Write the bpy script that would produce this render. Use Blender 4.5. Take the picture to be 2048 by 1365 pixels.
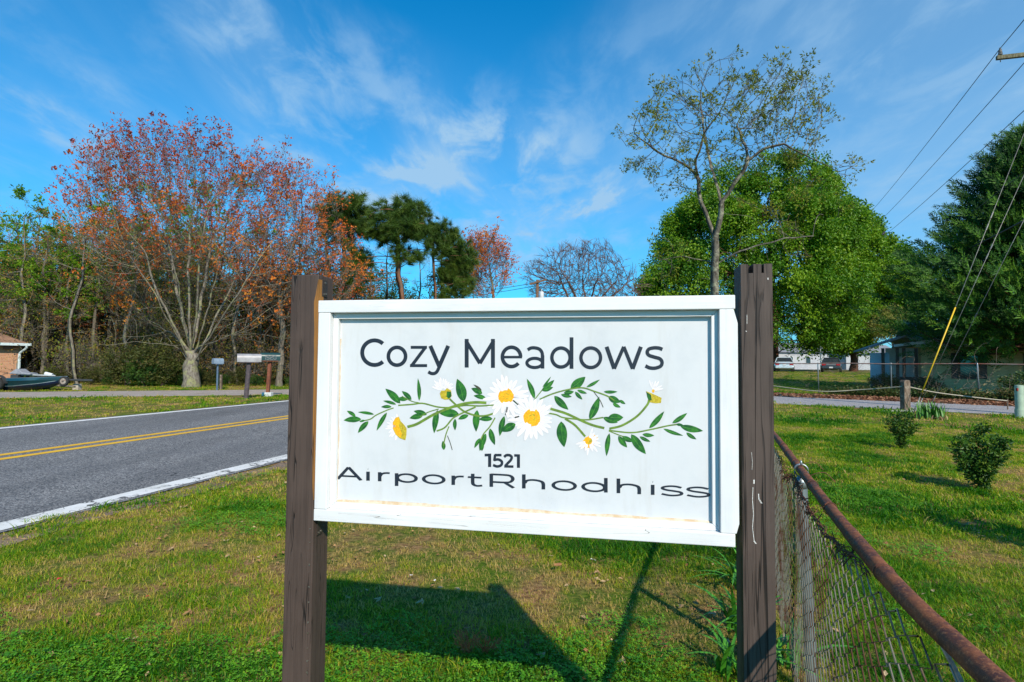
import bpy, math, random
import numpy as np
from math import sin, cos, pi, radians, atan2, sqrt
from mathutils import Vector, Matrix
for o in list(bpy.data.objects): bpy.data.objects.remove(o)
scene = bpy.context.scene
rng = np.random.default_rng(7); random.seed(7)

# ------------------------------------------------------------------ camera, world, sun, exposure
H = 1.4; FPX = 1138.0; PITCH = 2.32; ROLL = 0.47
cd = bpy.data.cameras.new('camera'); cam = bpy.data.objects.new('camera', cd)
scene.collection.objects.link(cam); scene.camera = cam
cd.sensor_width = 36; cd.lens = FPX/2048*36; cd.clip_start = .05; cd.clip_end = 3000
RM = Matrix.Rotation(radians(90+PITCH), 4, 'X') @ Matrix.Rotation(radians(ROLL), 4, 'Z')
cam.matrix_world = Matrix.Translation((0, 0, H)) @ RM

SUN_EL = radians(36.6); SUN_AZ = atan2(.334, -.943)      # azimuth measured from +Y towards +X
sd = Vector((sin(SUN_AZ)*cos(SUN_EL), cos(SUN_AZ)*cos(SUN_EL), sin(SUN_EL)))
sl = bpy.data.lights.new('sun', 'SUN'); sun = bpy.data.objects.new('sun', sl)
scene.collection.objects.link(sun); sun.rotation_euler = sd.to_track_quat('Z', 'Y').to_euler()
sl.energy = 5.0; sl.angle = radians(.53); sl.color = (1, .90, .75)

world = bpy.data.worlds.new('World'); scene.world = world; world.use_nodes = True
wt = world.node_tree; wn = wt.nodes; wl = wt.links; wn.clear()
def wnode(t, **k):
    n = wn.new(t)
    for a, b in k.items(): setattr(n, a, b)
    return n
out = wnode('ShaderNodeOutputWorld'); bg = wnode('ShaderNodeBackground')
sky = wnode('ShaderNodeTexSky', sky_type='NISHITA', sun_disc=False)
sky.sun_elevation = SUN_EL; sky.sun_rotation = SUN_AZ; sky.air_density = 1.0; sky.dust_density = .4; sky.ozone_density = 2.6
bg.inputs[1].default_value = .100
tc = wnode('ShaderNodeTexCoord')
grade = wnode('ShaderNodeMix', data_type='RGBA', blend_type='MULTIPLY'); grade.inputs[0].default_value = 1
grade.inputs[7].default_value = (.004, 1.14, 1.66, 1)
wl.new(sky.outputs[0], grade.inputs[6])
# cirrus: direction projected on a high flat layer, then stretched, warped noise
sep = wnode('ShaderNodeSeparateXYZ'); wl.new(tc.outputs['Generated'], sep.inputs[0])
zz = wnode('ShaderNodeMath', operation='MAXIMUM'); zz.inputs[1].default_value = .0; wl.new(sep.outputs[2], zz.inputs[0])
za = wnode('ShaderNodeMath', operation='ADD'); za.inputs[1].default_value = .09; wl.new(zz.outputs[0], za.inputs[0])
dx = wnode('ShaderNodeMath', operation='DIVIDE'); wl.new(sep.outputs[0], dx.inputs[0]); wl.new(za.outputs[0], dx.inputs[1])
dy = wnode('ShaderNodeMath', operation='DIVIDE'); wl.new(sep.outputs[1], dy.inputs[0]); wl.new(za.outputs[0], dy.inputs[1])
cb = wnode('ShaderNodeCombineXYZ'); wl.new(dx.outputs[0], cb.inputs[0]); wl.new(dy.outputs[0], cb.inputs[1])
def cloudlayer(rot, scl, loc, nscale, detail, lo, hi, dist=.6):
    mp = wnode('ShaderNodeMapping'); mp.inputs['Rotation'].default_value = (0, 0, radians(rot)); mp.inputs['Scale'].default_value = scl
    mp.inputs['Location'].default_value = loc
    wl.new(cb.outputs[0], mp.inputs[0])
    nz = wnode('ShaderNodeTexNoise'); nz.inputs['Scale'].default_value = nscale; nz.inputs['Detail'].default_value = detail
    nz.inputs['Roughness'].default_value = .58; nz.inputs['Distortion'].default_value = dist
    wl.new(mp.outputs[0], nz.inputs['Vector'])
    mr = wnode('ShaderNodeMapRange', interpolation_type='SMOOTHSTEP'); mr.inputs[1].default_value = lo; mr.inputs[2].default_value = hi
    wl.new(nz.outputs[0], mr.inputs[0]); return mr.outputs[0]
def wmath(op, a, b):
    n = wnode('ShaderNodeMath', operation=op)
    for i, v in ((0, a), (1, b)):
        if hasattr(v, 'links'): wl.new(v, n.inputs[i])
        else: n.inputs[i].default_value = v
    return n.outputs[0]
fine = cloudlayer(35, (1, .38, 1), (3.1, 1.7, 0), 1.5, 10, .36, .92, .8)
fine = wmath('ADD', wmath('MULTIPLY', fine, .75), wmath('MULTIPLY', cloudlayer(20, (1, .5, 1), (7.1, 2.2, 0), 5.5, 8, .42, .70, .35), .55))
def bank(px, py, rad, amp, sq=1., tilt=0.):
    """a drift of cirrus high up in one direction of the sky; elongated along its tilt"""
    d0 = (RM.to_3x3() @ Vector(((px-1024)/FPX, -(py-682.5)/FPX, -1))).normalized(); e = d0.cross(Vector((0, 0, 1))).normalized(); u = e.cross(d0).normalized()
    a = radians(tilt); ax = e*cos(a)+u*sin(a); ay = u*cos(a)-e*sin(a); acc = None
    for v, sc in ((ax, 1/(rad/FPX)), (ay, 1/(rad*sq/FPX)), (d0, 1.)):
        dt = wnode('ShaderNodeVectorMath', operation='DOT_PRODUCT'); wl.new(tc.outputs['Generated'], dt.inputs[0]); dt.inputs[1].default_value = v
        q = wmath('MULTIPLY', wmath('SUBTRACT', dt.outputs['Value'], d0.dot(v)), sc) if v is not d0 else wmath('MULTIPLY', wmath('LESS_THAN', dt.outputs['Value'], .2), 9.)
        q = wmath('MULTIPLY', q, q); acc = q if acc is None else wmath('ADD', acc, q)
    g = wnode('ShaderNodeMapRange', interpolation_type='SMOOTHSTEP'); wl.new(acc, g.inputs[0]); g.inputs[1].default_value = 0; g.inputs[2].default_value = 1.6; g.inputs[3].default_value = amp; g.inputs[4].default_value = 0
    return g.outputs[0]
banks = None
for b_ in ((520, 120, 270, .34, .36, -52), (780, 150, 280, .36, .30, -14), (650, 250, 260, .34, .6, -30), (980, 370, 330, .34, .5, 5), (955, 295, 170, .70, .36, 8), (805, 365, 100, .62, .6, 35), (1190, 405, 110, .60, .25, 18), (140, 262, 100, .42, .35, -35), (1020, 430, 400, .34, .30, 5), (260, 215, 90, .25, .3, -20), (1500, 60, 500, .30, .3, 15), (-700, 200, 500, .3, .4, 20), (2700, 100, 600, .4, .4, -10), (1000, -900, 700, .4, .4, 30)):
    q = bank(*b_); banks = q if banks is None else wmath('ADD', banks, q)
wisp = wmath('MULTIPLY', banks, wmath('ADD', wmath('MULTIPLY', fine, 1.25), .06))
# whole-sky thin veil, thicker low down as in any hazy spring sky
mrz = wnode('ShaderNodeMapRange', interpolation_type='SMOOTHSTEP'); mrz.inputs[1].default_value = 0; mrz.inputs[2].default_value = .62
mrz.inputs[3].default_value = .30; mrz.inputs[4].default_value = .0; wl.new(sep.outputs[2], mrz.inputs[0])
mxr = wnode('ShaderNodeMapRange', interpolation_type='SMOOTHSTEP'); mxr.inputs[1].default_value = .02; mxr.inputs[2].default_value = .7
mxr.inputs[3].default_value = .0; mxr.inputs[4].default_value = .31; wl.new(sep.outputs[0], mxr.inputs[0])
veil = wmath('ADD', mrz.outputs[0], mxr.outputs[0])
cl = wmath('MINIMUM', wmath('ADD', wmath('MULTIPLY', wisp, 1.0), veil), .9)
cmix = wnode('ShaderNodeMix', data_type='RGBA'); wl.new(cl, cmix.inputs[0]); wl.new(grade.outputs[2], cmix.inputs[6])
cmix.inputs[7].default_value = (3.3, 5.3, 7.4, 1)
wl.new(cmix.outputs[2], bg.inputs[0]); wl.new(bg.outputs[0], out.inputs[0])

vs = scene.view_settings; vs.view_transform = 'Standard'; vs.look = 'None'; vs.gamma = 1; vs.exposure = .20; vs.use_curve_mapping = False
scene.cycles.max_bounces = 6; scene.cycles.transparent_max_bounces = 8
scene.cycles.use_denoising = True

# ------------------------------------------------------------------ helpers
R3 = np.array(RM.to_3x3())
def ray(px, py): return R3 @ np.array([(px-1024)/FPX, -(py-682.5)/FPX, -1.0])
def G(px, py, z=0.0):
    d = ray(px, py); t = (z-H)/d[2]; return np.array([0, 0, H])+d*t
def P(px, py, Y):
    d = ray(px, py); return np.array([0, 0, H])+d*(Y/d[1])
def sm(t): t = np.clip(t, 0, 1); return t*t*(3-2*t)
RD = np.array([.2538, .9673]); RN = np.array([.9673, -.2538])       # the road's direction and its right-hand normal
def zg(x, y):
    """height of the terrain: level near the road, rising gently behind the neighbour's house"""
    x = np.asarray(x, float); y = np.asarray(y, float)
    s = x*RN[0]+y*RN[1]
    return .86*sm((y-31)/26)*sm((s+2)/8)
def link(o, parent=None):
    scene.collection.objects.link(o)
    if parent is not None: o.parent = parent
    return o
def tag(o, label=None, cat=None, group=None, kind=None):
    if label: o['label'] = label
    if cat: o['category'] = cat
    if group: o['group'] = group
    if kind: o['kind'] = kind
    return o
def empty(name, loc=(0, 0, 0), rz=0, label=None, cat=None, group=None):
    o = bpy.data.objects.new(name, None); o.empty_display_size = .2; link(o)
    o.location = loc; o.rotation_euler = (0, 0, rz); return tag(o, label, cat, group)

class MB:
    """collects polygons (numpy) into one mesh"""
    def __init__(s): s.v = []; s.f3 = []; s.f4 = []; s.m3 = []; s.m4 = []; s.ng = []; s.n = 0
    def add(s, v, f, m=0):
        v = np.asarray(v, float).reshape(-1, 3); f = np.asarray(f, int)
        if f.size:
            if f.shape[1] == 3: s.f3.append(f+s.n); s.m3.append(np.full(len(f), m))
            else: s.f4.append(f+s.n); s.m4.append(np.full(len(f), m))
        s.v.append(v); s.n += len(v)
    def poly(s, v, m=0):
        s.ng.append((list(range(s.n, s.n+len(v))), m)); s.v.append(np.asarray(v, float)); s.n += len(v)
    def face(s, idx, m=0): s.ng.append((idx, m))
    def box(s, x0, x1, y0, y1, z0, z1, m=0, M4=None):
        v = np.array([(x, y, z) for z in (z0, z1) for y in (y0, y1) for x in (x0, x1)], float)
        if M4 is not None: v = v @ np.array(M4.to_3x3()).T + np.array(M4.translation)
        s.add(v, [(0, 2, 3, 1), (4, 5, 7, 6), (0, 1, 5, 4), (1, 3, 7, 5), (3, 2, 6, 7), (2, 0, 4, 6)], m)
    def tube(s, pts, r, sides=6, m=0, cap=True):
        pts = np.asarray(pts, float); n = len(pts); r = np.broadcast_to(np.asarray(r, float), (n,))
        t = np.gradient(pts, axis=0); t /= np.linalg.norm(t, axis=1)[:, None]+1e-9
        av = np.abs(t.mean(0)); ref = np.eye(3)[int(np.argmin(av))]
        a = np.cross(t, ref); a /= np.linalg.norm(a, axis=1)[:, None]+1e-9; b = np.cross(t, a)
        th = np.arange(sides)*2*pi/sides
        v = pts[:, None]+r[:, None, None]*(a[:, None]*np.cos(th)[None, :, None]+b[:, None]*np.sin(th)[None, :, None])
        i = np.arange(n-1)[:, None]*sides; j = np.arange(sides)[None]; k = (j+1) % sides
        f = np.stack([i+j, i+sides+j, i+sides+k, i+k], -1).reshape(-1, 4)
        base = s.n; s.add(v.reshape(-1, 3), f, m)
        if cap:
            s.ng.append((list(range(base, base+sides)), m)); s.ng.append((list(range(base+(n-1)*sides, base+n*sides))[::-1], m))
    def prism(s, prof, a0, a1, axis='y', m=0, M4=None):
        """extrude a 2-D profile; axis y: profile in x,z; axis x: profile in y,z; axis z: profile in x,y"""
        prof = np.asarray(prof, float); n = len(prof)
        def mk(a):
            c = np.full((n, 1), a)
            if axis == 'y': return np.hstack([prof[:, :1], c, prof[:, 1:]])
            if axis == 'x': return np.hstack([c, prof])
            return np.hstack([prof, c])
        v = np.vstack([mk(a0), mk(a1)])
        if M4 is not None: v = v @ np.array(M4.to_3x3()).T + np.array(M4.translation)
        b = s.n; i = np.arange(n); k = (i+1) % n
        s.add(v, np.stack([i, k, k+n, i+n], 1), m)
        s.ng.append((list(range(b, b+n))[::-1], m)); s.ng.append((list(range(b+n, b+2*n)), m))
    def build(s, name, mats, parent=None, smooth=False, attrs=None, bevel=0, recalc=False):
        me = bpy.data.meshes.new(name); V = np.vstack(s.v) if s.v else np.zeros((0, 3))
        loops = []; tot = []; mi = []
        for F, MI, k in ((s.f3, s.m3, 3), (s.f4, s.m4, 4)):
            if F:
                a = np.vstack(F); loops.append(a.ravel()); tot.append(np.full(len(a), k)); mi.append(np.concatenate(MI))
        if s.ng:
            loops.append(np.concatenate([np.array(q[0]) for q in s.ng])); tot.append(np.array([len(q[0]) for q in s.ng])); mi.append(np.array([q[1] for q in s.ng]))
        me.vertices.add(len(V)); me.vertices.foreach_set('co', V.ravel())
        if loops:
            L = np.concatenate(loops).astype(np.int32); T = np.concatenate(tot).astype(np.int32)
            me.loops.add(len(L)); me.loops.foreach_set('vertex_index', L)
            me.polygons.add(len(T)); me.polygons.foreach_set('loop_start', np.concatenate([[0], np.cumsum(T)[:-1]]).astype(np.int32))
            me.polygons.foreach_set('loop_total', T)
            me.polygons.foreach_set('material_index', np.concatenate(mi).astype(np.int32))
            me.polygons.foreach_set('use_smooth', np.full(len(T), bool(smooth)))
        me.update(calc_edges=True)
        if recalc:
            import bmesh
            bm = bmesh.new(); bm.from_mesh(me); bmesh.ops.recalc_face_normals(bm, faces=bm.faces); bm.to_mesh(me); bm.free()
        if attrs:
            for k, (ty, arr) in attrs.items():
                at = me.attributes.new(k, ty, 'POINT'); at.data.foreach_set('vector' if ty == 'FLOAT_VECTOR' else 'value', np.ascontiguousarray(arr).ravel())
        for m in (mats if isinstance(mats, (list, tuple)) else [mats]): me.materials.append(m)
        o = link(bpy.data.objects.new(name, me), parent)
        if bevel:
            b = o.modifiers.new('bevel', 'BEVEL'); b.width = bevel; b.segments = 2; b.limit_method = 'ANGLE'; b.angle_limit = radians(40)
        return o
def smooth_by_angle(o, deg=35):
    me = o.data
    me.polygons.foreach_set('use_smooth', np.ones(len(me.polygons), bool))
    me.set_sharp_from_angle(angle=radians(deg))

# value noise in numpy for scatter decisions
def vnoise(x, y, seed=0):
    xi = np.floor(x).astype(int); yi = np.floor(y).astype(int); fx = sm(x-xi); fy = sm(y-yi)
    def h(a, b):
        n = (a*374761393+b*668265263+seed*1442695041) & 0x7fffffff
        n = ((n ^ (n >> 13))*1274126177) & 0x7fffffff
        return ((n ^ (n >> 16)) & 0xffff)/65535.0
    return (h(xi, yi)*(1-fx)+h(xi+1, yi)*fx)*(1-fy)+(h(xi, yi+1)*(1-fx)+h(xi+1, yi+1)*fx)*fy
def fbm(x, y, seed=0, o=4):
    s = 0; a = .5
    for i in range(o): s = s+a*vnoise(x*2**i, y*2**i, seed+i); a *= .5
    return s/(1-.5**o)

# ------------------------------------------------------------------ materials
def newmat(name):
    m = bpy.data.materials.new(name); m.use_nodes = True; nt = m.node_tree; nt.nodes.clear()
    o = nt.nodes.new('ShaderNodeOutputMaterial'); p = nt.nodes.new('ShaderNodeBsdfPrincipled'); nt.links.new(p.outputs[0], o.inputs[0])
    return m, nt, p, o
class NT:
    def __init__(s, nt): s.nt = nt
    def n(s, t, **k):
        x = s.nt.nodes.new(t)
        for a, b in k.items(): setattr(x, a, b)
        return x
    def l(s, a, b): s.nt.links.new(a, b)
    def val(s, inp, v):
        if hasattr(v, 'links'): s.l(v, inp)
        else: inp.default_value = v
    def coord(s, kind='Object', scale=(1, 1, 1), rot=(0, 0, 0)):
        c = s.n('ShaderNodeTexCoord'); m = s.n('ShaderNodeMapping'); m.inputs['Scale'].default_value = scale; m.inputs['Rotation'].default_value = rot
        s.l(c.outputs[kind], m.inputs[0]); return m.outputs[0]
    def noise(s, vec, scale, detail=6, rough=.6, dist=0):
        x = s.n('ShaderNodeTexNoise'); s.l(vec, x.inputs['Vector']); x.inputs['Scale'].default_value = scale
        x.inputs['Detail'].default_value = detail; x.inputs['Roughness'].default_value = rough; x.inputs['Distortion'].default_value = dist; return x.outputs[0]
    def vor(s, vec, scale, feat='F1', out='Distance', rnd=1.0):
        x = s.n('ShaderNodeTexVoronoi', feature=feat); s.l(vec, x.inputs['Vector']); x.inputs['Scale'].default_value = scale
        x.inputs['Randomness'].default_value = rnd; return x.outputs[out]
    def rng(s, v, a, b, c=0., d=1.):
        x = s.n('ShaderNodeMapRange', interpolation_type='SMOOTHSTEP')
        s.val(x.inputs[0], v)
        for i, q in enumerate((a, b, c, d)): x.inputs[i+1].default_value = q
        return x.outputs[0]
    def mix(s, f, a, b, mode='MIX'):
        x = s.n('ShaderNodeMix', data_type='RGBA', blend_type=mode); s.val(x.inputs[0], f)
        for i, v in ((6, a), (7, b)):
            if hasattr(v, 'links'): s.l(v, x.inputs[i])
            else: x.inputs[i].default_value = tuple(v)+((1,) if len(v) == 3 else ())
        return x.outputs[2]
    def math(s, op, a, b=0., c=None):
        x = s.n('ShaderNodeMath', operation=op); s.val(x.inputs[0], a); s.val(x.inputs[1], b)
        if c is not None: s.val(x.inputs[2], c)
        return x.outputs[0]
    def bump(s, h, strength=.5, dist=.01):
        x = s.n('ShaderNodeBump'); x.inputs['Strength'].default_value = strength; x.inputs['Distance'].default_value = dist
        s.l(h, x.inputs['Height']); return x.outputs[0]
def rustmat(name):
    m, nt, p, o = newmat(name); k = NT(nt); v = k.coord('Object'); a = k.noise(v, 22, 8, .7, .3); b_ = k.noise(v, 140, 5, .75); c_ = k.noise(v, 5, 3)
    col = k.mix(k.rng(a, .38, .62), (.060, .020, .014), (.20, .065, .026)); col = k.mix(k.math('MULTIPLY', k.rng(b_, .5, .62), .7), col, (.30, .12, .05)); col = k.mix(k.math('MULTIPLY', k.rng(c_, .55, .65), .5), col, (.035, .018, .018))
    k.l(col, p.inputs['Base Color']); k.l(k.rng(a, .3, .7, .55, .95), p.inputs['Roughness']); p.inputs['Specular IOR Level'].default_value = .4; k.l(k.bump(k.math('ADD', a, k.math('MULTIPLY', b_, .6)), .9, .0016), p.inputs['Normal']); return m
def basic(name, c1, c2=None, scale=6, rough=.7, metal=0, bump=0, bdist=.004, stretch=(1, 1, 1), lo=.35, hi=.65, spec=.4, kind='Object', detail=6):
    m, nt, p, o = newmat(name); k = NT(nt)
    p.inputs['Roughness'].default_value = rough; p.inputs['Metallic'].default_value = metal; p.inputs['Specular IOR Level'].default_value = spec
    vec = k.coord(kind, stretch); nz = k.noise(vec, scale, detail)
    if c2 is None: c2 = tuple(x*.75 for x in c1)
    col = k.mix(k.rng(nz, lo, hi), c1, c2); k.l(col, p.inputs['Base Color'])
    if bump: k.l(k.bump(nz, bump, bdist), p.inputs['Normal'])
    return m
def leafmat(name, cols, transl=.35, rough=.55, spec=.25):
    """foliage: colour varies from leaf clump to leaf clump through the instance attribute tint"""
    m, nt, p, o = newmat(name); k = NT(nt)
    at = k.n('ShaderNodeAttribute', attribute_name='tint', attribute_type='INSTANCER')
    ri = k.n('ShaderNodeNewGeometry')
    f = k.math('ADD', at.outputs['Fac'], k.math('MULTIPLY', k.math('SUBTRACT', ri.outputs['Random Per Island'], .5), .35))
    cr = k.n('ShaderNodeValToRGB'); k.l(f, cr.inputs[0]); el = cr.color_ramp.elements
    n = len(cols)
    for i, c in enumerate(cols):
        e = el[i] if i < 2 else el.new(1.0)
        e.position = i/(n-1)
    es = sorted(el, key=lambda e: e.position)
    for e, c in zip(es, cols): e.color = tuple(c)+(1,)
    k.l(cr.outputs[0], p.inputs['Base Color']); p.inputs['Roughness'].default_value = rough; p.inputs['Specular IOR Level'].default_value = spec
    if transl:
        t = k.n('ShaderNodeBsdfTranslucent'); k.l(cr.outputs[0], t.inputs[0]); ms = k.n('ShaderNodeMixShader'); ms.inputs[0].default_value = transl
        k.l(p.outputs[0], ms.inputs[1]); k.l(t.outputs[0], ms.inputs[2]); k.l(ms.outputs[0], o.inputs[0])
    return m

def painted_wood(name, paint, dark, bare=None, flake=.0, crack=0., grain=1.0, rough=.6, axis='z', knots=True):
    """painted timber: grain and long checks along the board, worn spots of bare wood, optional knots"""
    m, nt, p, o = newmat(name); k = NT(nt)
    st = {'z': (1, 1, .045), 'x': (.045, 1, 1)}[axis]
    vec = k.coord('Object', st); v2 = k.coord('Object')
    g1 = k.noise(vec, 160, 4, .6, .25); g2 = k.noise(vec, 34, 5, .65, .6); blot = k.noise(v2, 9, 5, .6)
    col = k.mix(k.rng(g2, .35, .75), paint, dark)
    col = k.mix(k.math('MULTIPLY', k.rng(g1, .45, .75), .35*grain), col, tuple(c*.5 for c in paint))
    col = k.mix(k.math('MULTIPLY', k.rng(blot, .4, .75), .35), col, tuple(min(1, c*1.25) for c in paint))
    hh = k.math('ADD', k.math('MULTIPLY', g1, .35), k.math('MULTIPLY', g2, .8))
    if crack:
        cv = k.coord('Object', (1, 1, .03) if axis == 'z' else (.03, 1, 1)); cn = k.noise(cv, 17, 3, .5, .9)
        line = k.math('ABSOLUTE', k.math('SUBTRACT', cn, .5)); cm = k.rng(line, .002*crack, .009*crack, 1, 0)
        cn2 = k.noise(cv, 46, 2, .5, .5); cm2 = k.math('MULTIPLY', k.rng(k.math('ABSOLUTE', k.math('SUBTRACT', cn2, .5)), .004*crack, .016*crack, 1, 0), .6 if crack > .5 else .12); cm = k.math('MAXIMUM', cm, cm2)
        keep = k.rng(k.noise(k.coord('Object', (.6, .6, .4)), 9, 2), .36, .50); cm = k.math('MULTIPLY', cm, keep)
        col = k.mix(k.math('MULTIPLY', cm, .92), col, (.008, .006, .005)); hh = k.math('SUBTRACT', hh, k.math('MULTIPLY', cm, 3.))
    if bare is not None:
        fn = k.noise(k.coord('Object', (1, 1, .12) if axis == 'z' else (.12, 1, 1)), 26, 5, .7, .4); fm = k.rng(fn, .70-flake, .73-flake)
        col = k.mix(fm, col, bare); hh = k.math('SUBTRACT', hh, k.math('MULTIPLY', fm, .6))
    k.l(col, p.inputs['Base Color']); p.inputs['Roughness'].default_value = rough; p.inputs['Specular IOR Level'].default_value = .3
    k.l(k.bump(hh, .55, .0016), p.inputs['Normal'])
    return m

BROWN = (.078, .053, .043)
m_post = painted_wood('brown_painted_post', BROWN, (.05, .034, .028), bare=(.20, .11, .055), flake=-.02, crack=.55, grain=1.3)
m_postr = painted_wood('weathered_brown_post', (.078, .056, .047), (.045, .032, .027), bare=None, crack=1.6, grain=1.7)
m_white = painted_wood('white_painted_board', (.68, .68, .68), (.62, .63, .65), bare=(.40, .24, .12), flake=.02, crack=.1, grain=.22, axis='x')
m_whitev = painted_wood('white_painted_upright', (.68, .68, .68), (.62, .63, .65), bare=(.40, .24, .12), flake=.015, crack=.08, grain=.22)
m_bare = painted_wood('bare_orange_wood', (.34, .15, .035), (.15, .055, .018), crack=.6, grain=1.4)
m_caulk = basic('old_tan_caulk', (.50, .36, .22), (.62, .52, .40), 40, .8, bump=.3)
m_ink = basic('slate_ink', (.017, .024, .038), (.014, .020, .032), 60, .45)
m_metal_dark = basic('painted_bracket_steel', (.05, .045, .045), (.07, .05, .04), 60, .5, .4, bump=.2)
m_screw = basic('screw_head', (.35, .33, .30), (.2, .16, .12), 80, .4, .8)
def panelmat():
    m, nt, p, o = newmat('printed_sign_face'); k = NT(nt); v = k.coord('Object')
    d = k.noise(v, 7, 6, .65); s = k.vor(v, 95); kz = k.noise(k.coord('Object', (1, 1, .18)), 16, 5, .7)
    col = k.mix(k.rng(d, .4, .8), (.60, .612, .635), (.53, .548, .578))
    col = k.mix(k.math('MULTIPLY', k.rng(kz, .50, .75), .30), col, (.46, .44, .40))
    col = k.mix(k.math('MULTIPLY', k.rng(s, .035, .05, 1, 0), k.rng(d, .56, .60)), col, (.16, .13, .11))
    k.l(col, p.inputs['Base Color']); p.inputs['Roughness'].default_value = .38; p.inputs['Specular IOR Level'].default_value = .35
    return m
m_panel = panelmat()
def flat(name, c, c2=None, sc=120, rough=.45): return basic(name, c, c2 or tuple(x*.6 for x in c), sc, rough)
m_leafp = flat('print_leaf_green', (.030, .17, .018), (.010, .075, .018), 70)
m_leafv = flat('print_leaf_vein', (.10, .33, .04), (.07, .25, .03), 90)
m_stemp = flat('print_stem_green', (.16, .27, .03), (.10, .17, .03), 60)
m_stemd = flat('print_stem_dark', (.07, .055, .035), (.03, .06, .03), 60)
m_yel = flat('print_daisy_yellow', (.88, .52, .015), (.80, .28, .008), 330)
m_yelg = flat('print_daisy_olive', (.55, .45, .03), (.36, .25, .015), 260)
m_petal = flat('print_petal_white', (.80, .74, .75), (.72, .70, .73), 40)
m_petsh = flat('print_petal_edge', (.50, .43, .44), (.58, .53, .55), 60)

# ------------------------------------------------------------------ ground, road, drives
def groundmat():
    m, nt, p, o = newmat('lawn_soil'); k = NT(nt); v = k.coord('Object')
    a = k.noise(v, .35, 5, .6); b = k.noise(v, 2.2, 6, .65); c = k.noise(v, 26, 6, .7); e = k.noise(k.coord('Object', (1, .35, 1)), .6, 6, .7)
    green = k.mix(k.rng(c, .35, .65), (.040, .085, .005), (.11, .165, .012)); dry = k.mix(k.rng(c, .35, .65), (.13, .065, .028), (.36, .21, .10))
    f = k.math('ADD', k.math('MULTIPLY', b, .6), k.math('MULTIPLY', e, .6))
    col = k.mix(k.rng(f, .52, .72), green, dry); k.l(col, p.inputs['Base Color']); p.inputs['Roughness'].default_value = .95
    p.inputs['Specular IOR Level'].default_value = .1; k.l(k.bump(c, .8, .03), p.inputs['Normal']); return m
m_ground = groundmat()
def asphalt():
    m, nt, p, o = newmat('worn_asphalt'); k = NT(nt); v = k.coord('Object')
    vc = k.vor(v, 75, 'F1', 'Color'); sp = k.n('ShaderNodeSeparateColor'); k.l(vc, sp.inputs[0]); big = k.noise(v, .9, 5, .6); fine = k.noise(v, 150, 3, .7)
    base = k.mix(k.rng(sp.outputs[0], .2, 1.), (.065, .065, .068), (.36, .345, .335))
    base = k.mix(k.rng(sp.outputs[1], .93, .97), base, (.34, .33, .31)); base = k.mix(k.rng(fine, .35, .5, .5, 0), base, (.02, .02, .024))
    base = k.mix(k.math('MULTIPLY', k.rng(big, .35, .7), .3), base, (.12, .12, .13))
    tr = k.noise(k.coord('Object', (1.0, .05, 1), (0, 0, radians(14.7))), 1.1, 3, .5); base = k.mix(k.math('MULTIPLY', k.rng(tr, .42, .62), .28), base, (.055, .055, .058))
    st = k.rng(k.noise(v, .55, 5, .7), .60, .68); base = k.mix(k.math('MULTIPLY', st, .3), base, (.05, .048, .046))
    cv = k.n('ShaderNodeVectorMath', operation='ADD'); wn_ = k.n('ShaderNodeTexNoise'); wn_.inputs['Scale'].default_value = 1.6; k.l(v, wn_.inputs['Vector'])
    k.l(v, cv.inputs[0]); k.l(wn_.outputs['Color'], cv.inputs[1]); cr = k.vor(cv.outputs[0], .32, 'DISTANCE_TO_EDGE')
    ck = k.math('MULTIPLY', k.rng(cr, .0, .006, 1, 0), k.rng(k.noise(v, .35, 2), .5, .6)); base = k.mix(ck, base, (.012, .012, .014))
    k.l(base, p.inputs['Base Color']); p.inputs['Roughness'].default_value = .8; p.inputs['Specular IOR Level'].default_value = .35
    k.l(k.bump(k.math('SUBTRACT', sp.outputs[2], k.math('MULTIPLY', ck, 2.)), .5, .004), p.inputs['Normal']); return m
def roadpaint(name, c, c2, holes=.5, crack=0):
    m, nt, p, o = newmat(name); k = NT(nt); v = k.coord('Object')
    a = k.noise(v, 60, 6, .75); b = k.noise(v, 2.5, 4, .6); w = k.rng(k.math('ADD', a, k.math('MULTIPLY', b, .5)), .82, .95-.0)
    col = k.mix(k.rng(b, .3, .7), c, c2); col = k.mix(k.math('MULTIPLY', w, holes), col, (.10, .10, .105))
    if crack:
        cv = k.n('ShaderNodeVectorMath', operation='ADD'); wn_ = k.n('ShaderNodeTexNoise'); wn_.inputs['Scale'].default_value = 9; wn_.inputs['Detail'].default_value = 5
        sc = k.n('ShaderNodeVectorMath', operation='SCALE'); sc.inputs['Scale'].default_value = .35
        k.l(v, wn_.inputs['Vector']); k.l(wn_.outputs['Color'], sc.inputs[0]); k.l(v, cv.inputs[0]); k.l(sc.outputs[0], cv.inputs[1])
        mp = k.n('ShaderNodeMapping'); mp.inputs['Rotation'].default_value = (0, 0, radians(14.7)); mp.inputs['Scale'].default_value = (4.5, 1.5, 1); k.l(cv.outputs[0], mp.inputs[0])
        e = k.rng(k.vor(mp.outputs[0], 1., 'DISTANCE_TO_EDGE'), .012, .035, 1, 0); e = k.math('MULTIPLY', e, k.rng(k.noise(v, .9, 2), .36, .5)); col = k.mix(k.math('MULTIPLY', e, .9), col, (.03, .026, .022))
    k.l(col, p.inputs['Base Color']); p.inputs['Roughness'].default_value = .75; k.l(k.bump(a, .35, .003), p.inputs['Normal']); return m
m_asph = asphalt()
m_wline = roadpaint('white_road_paint', (.72, .70, .68), (.62, .60, .56), .5, crack=1)
m_wline2 = roadpaint('white_road_paint_far', (.74, .73, .72), (.66, .64, .62), .3)
m_yline = roadpaint('yellow_road_paint', (.74, .42, .010), (.66, .36, .012), .35)
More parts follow.
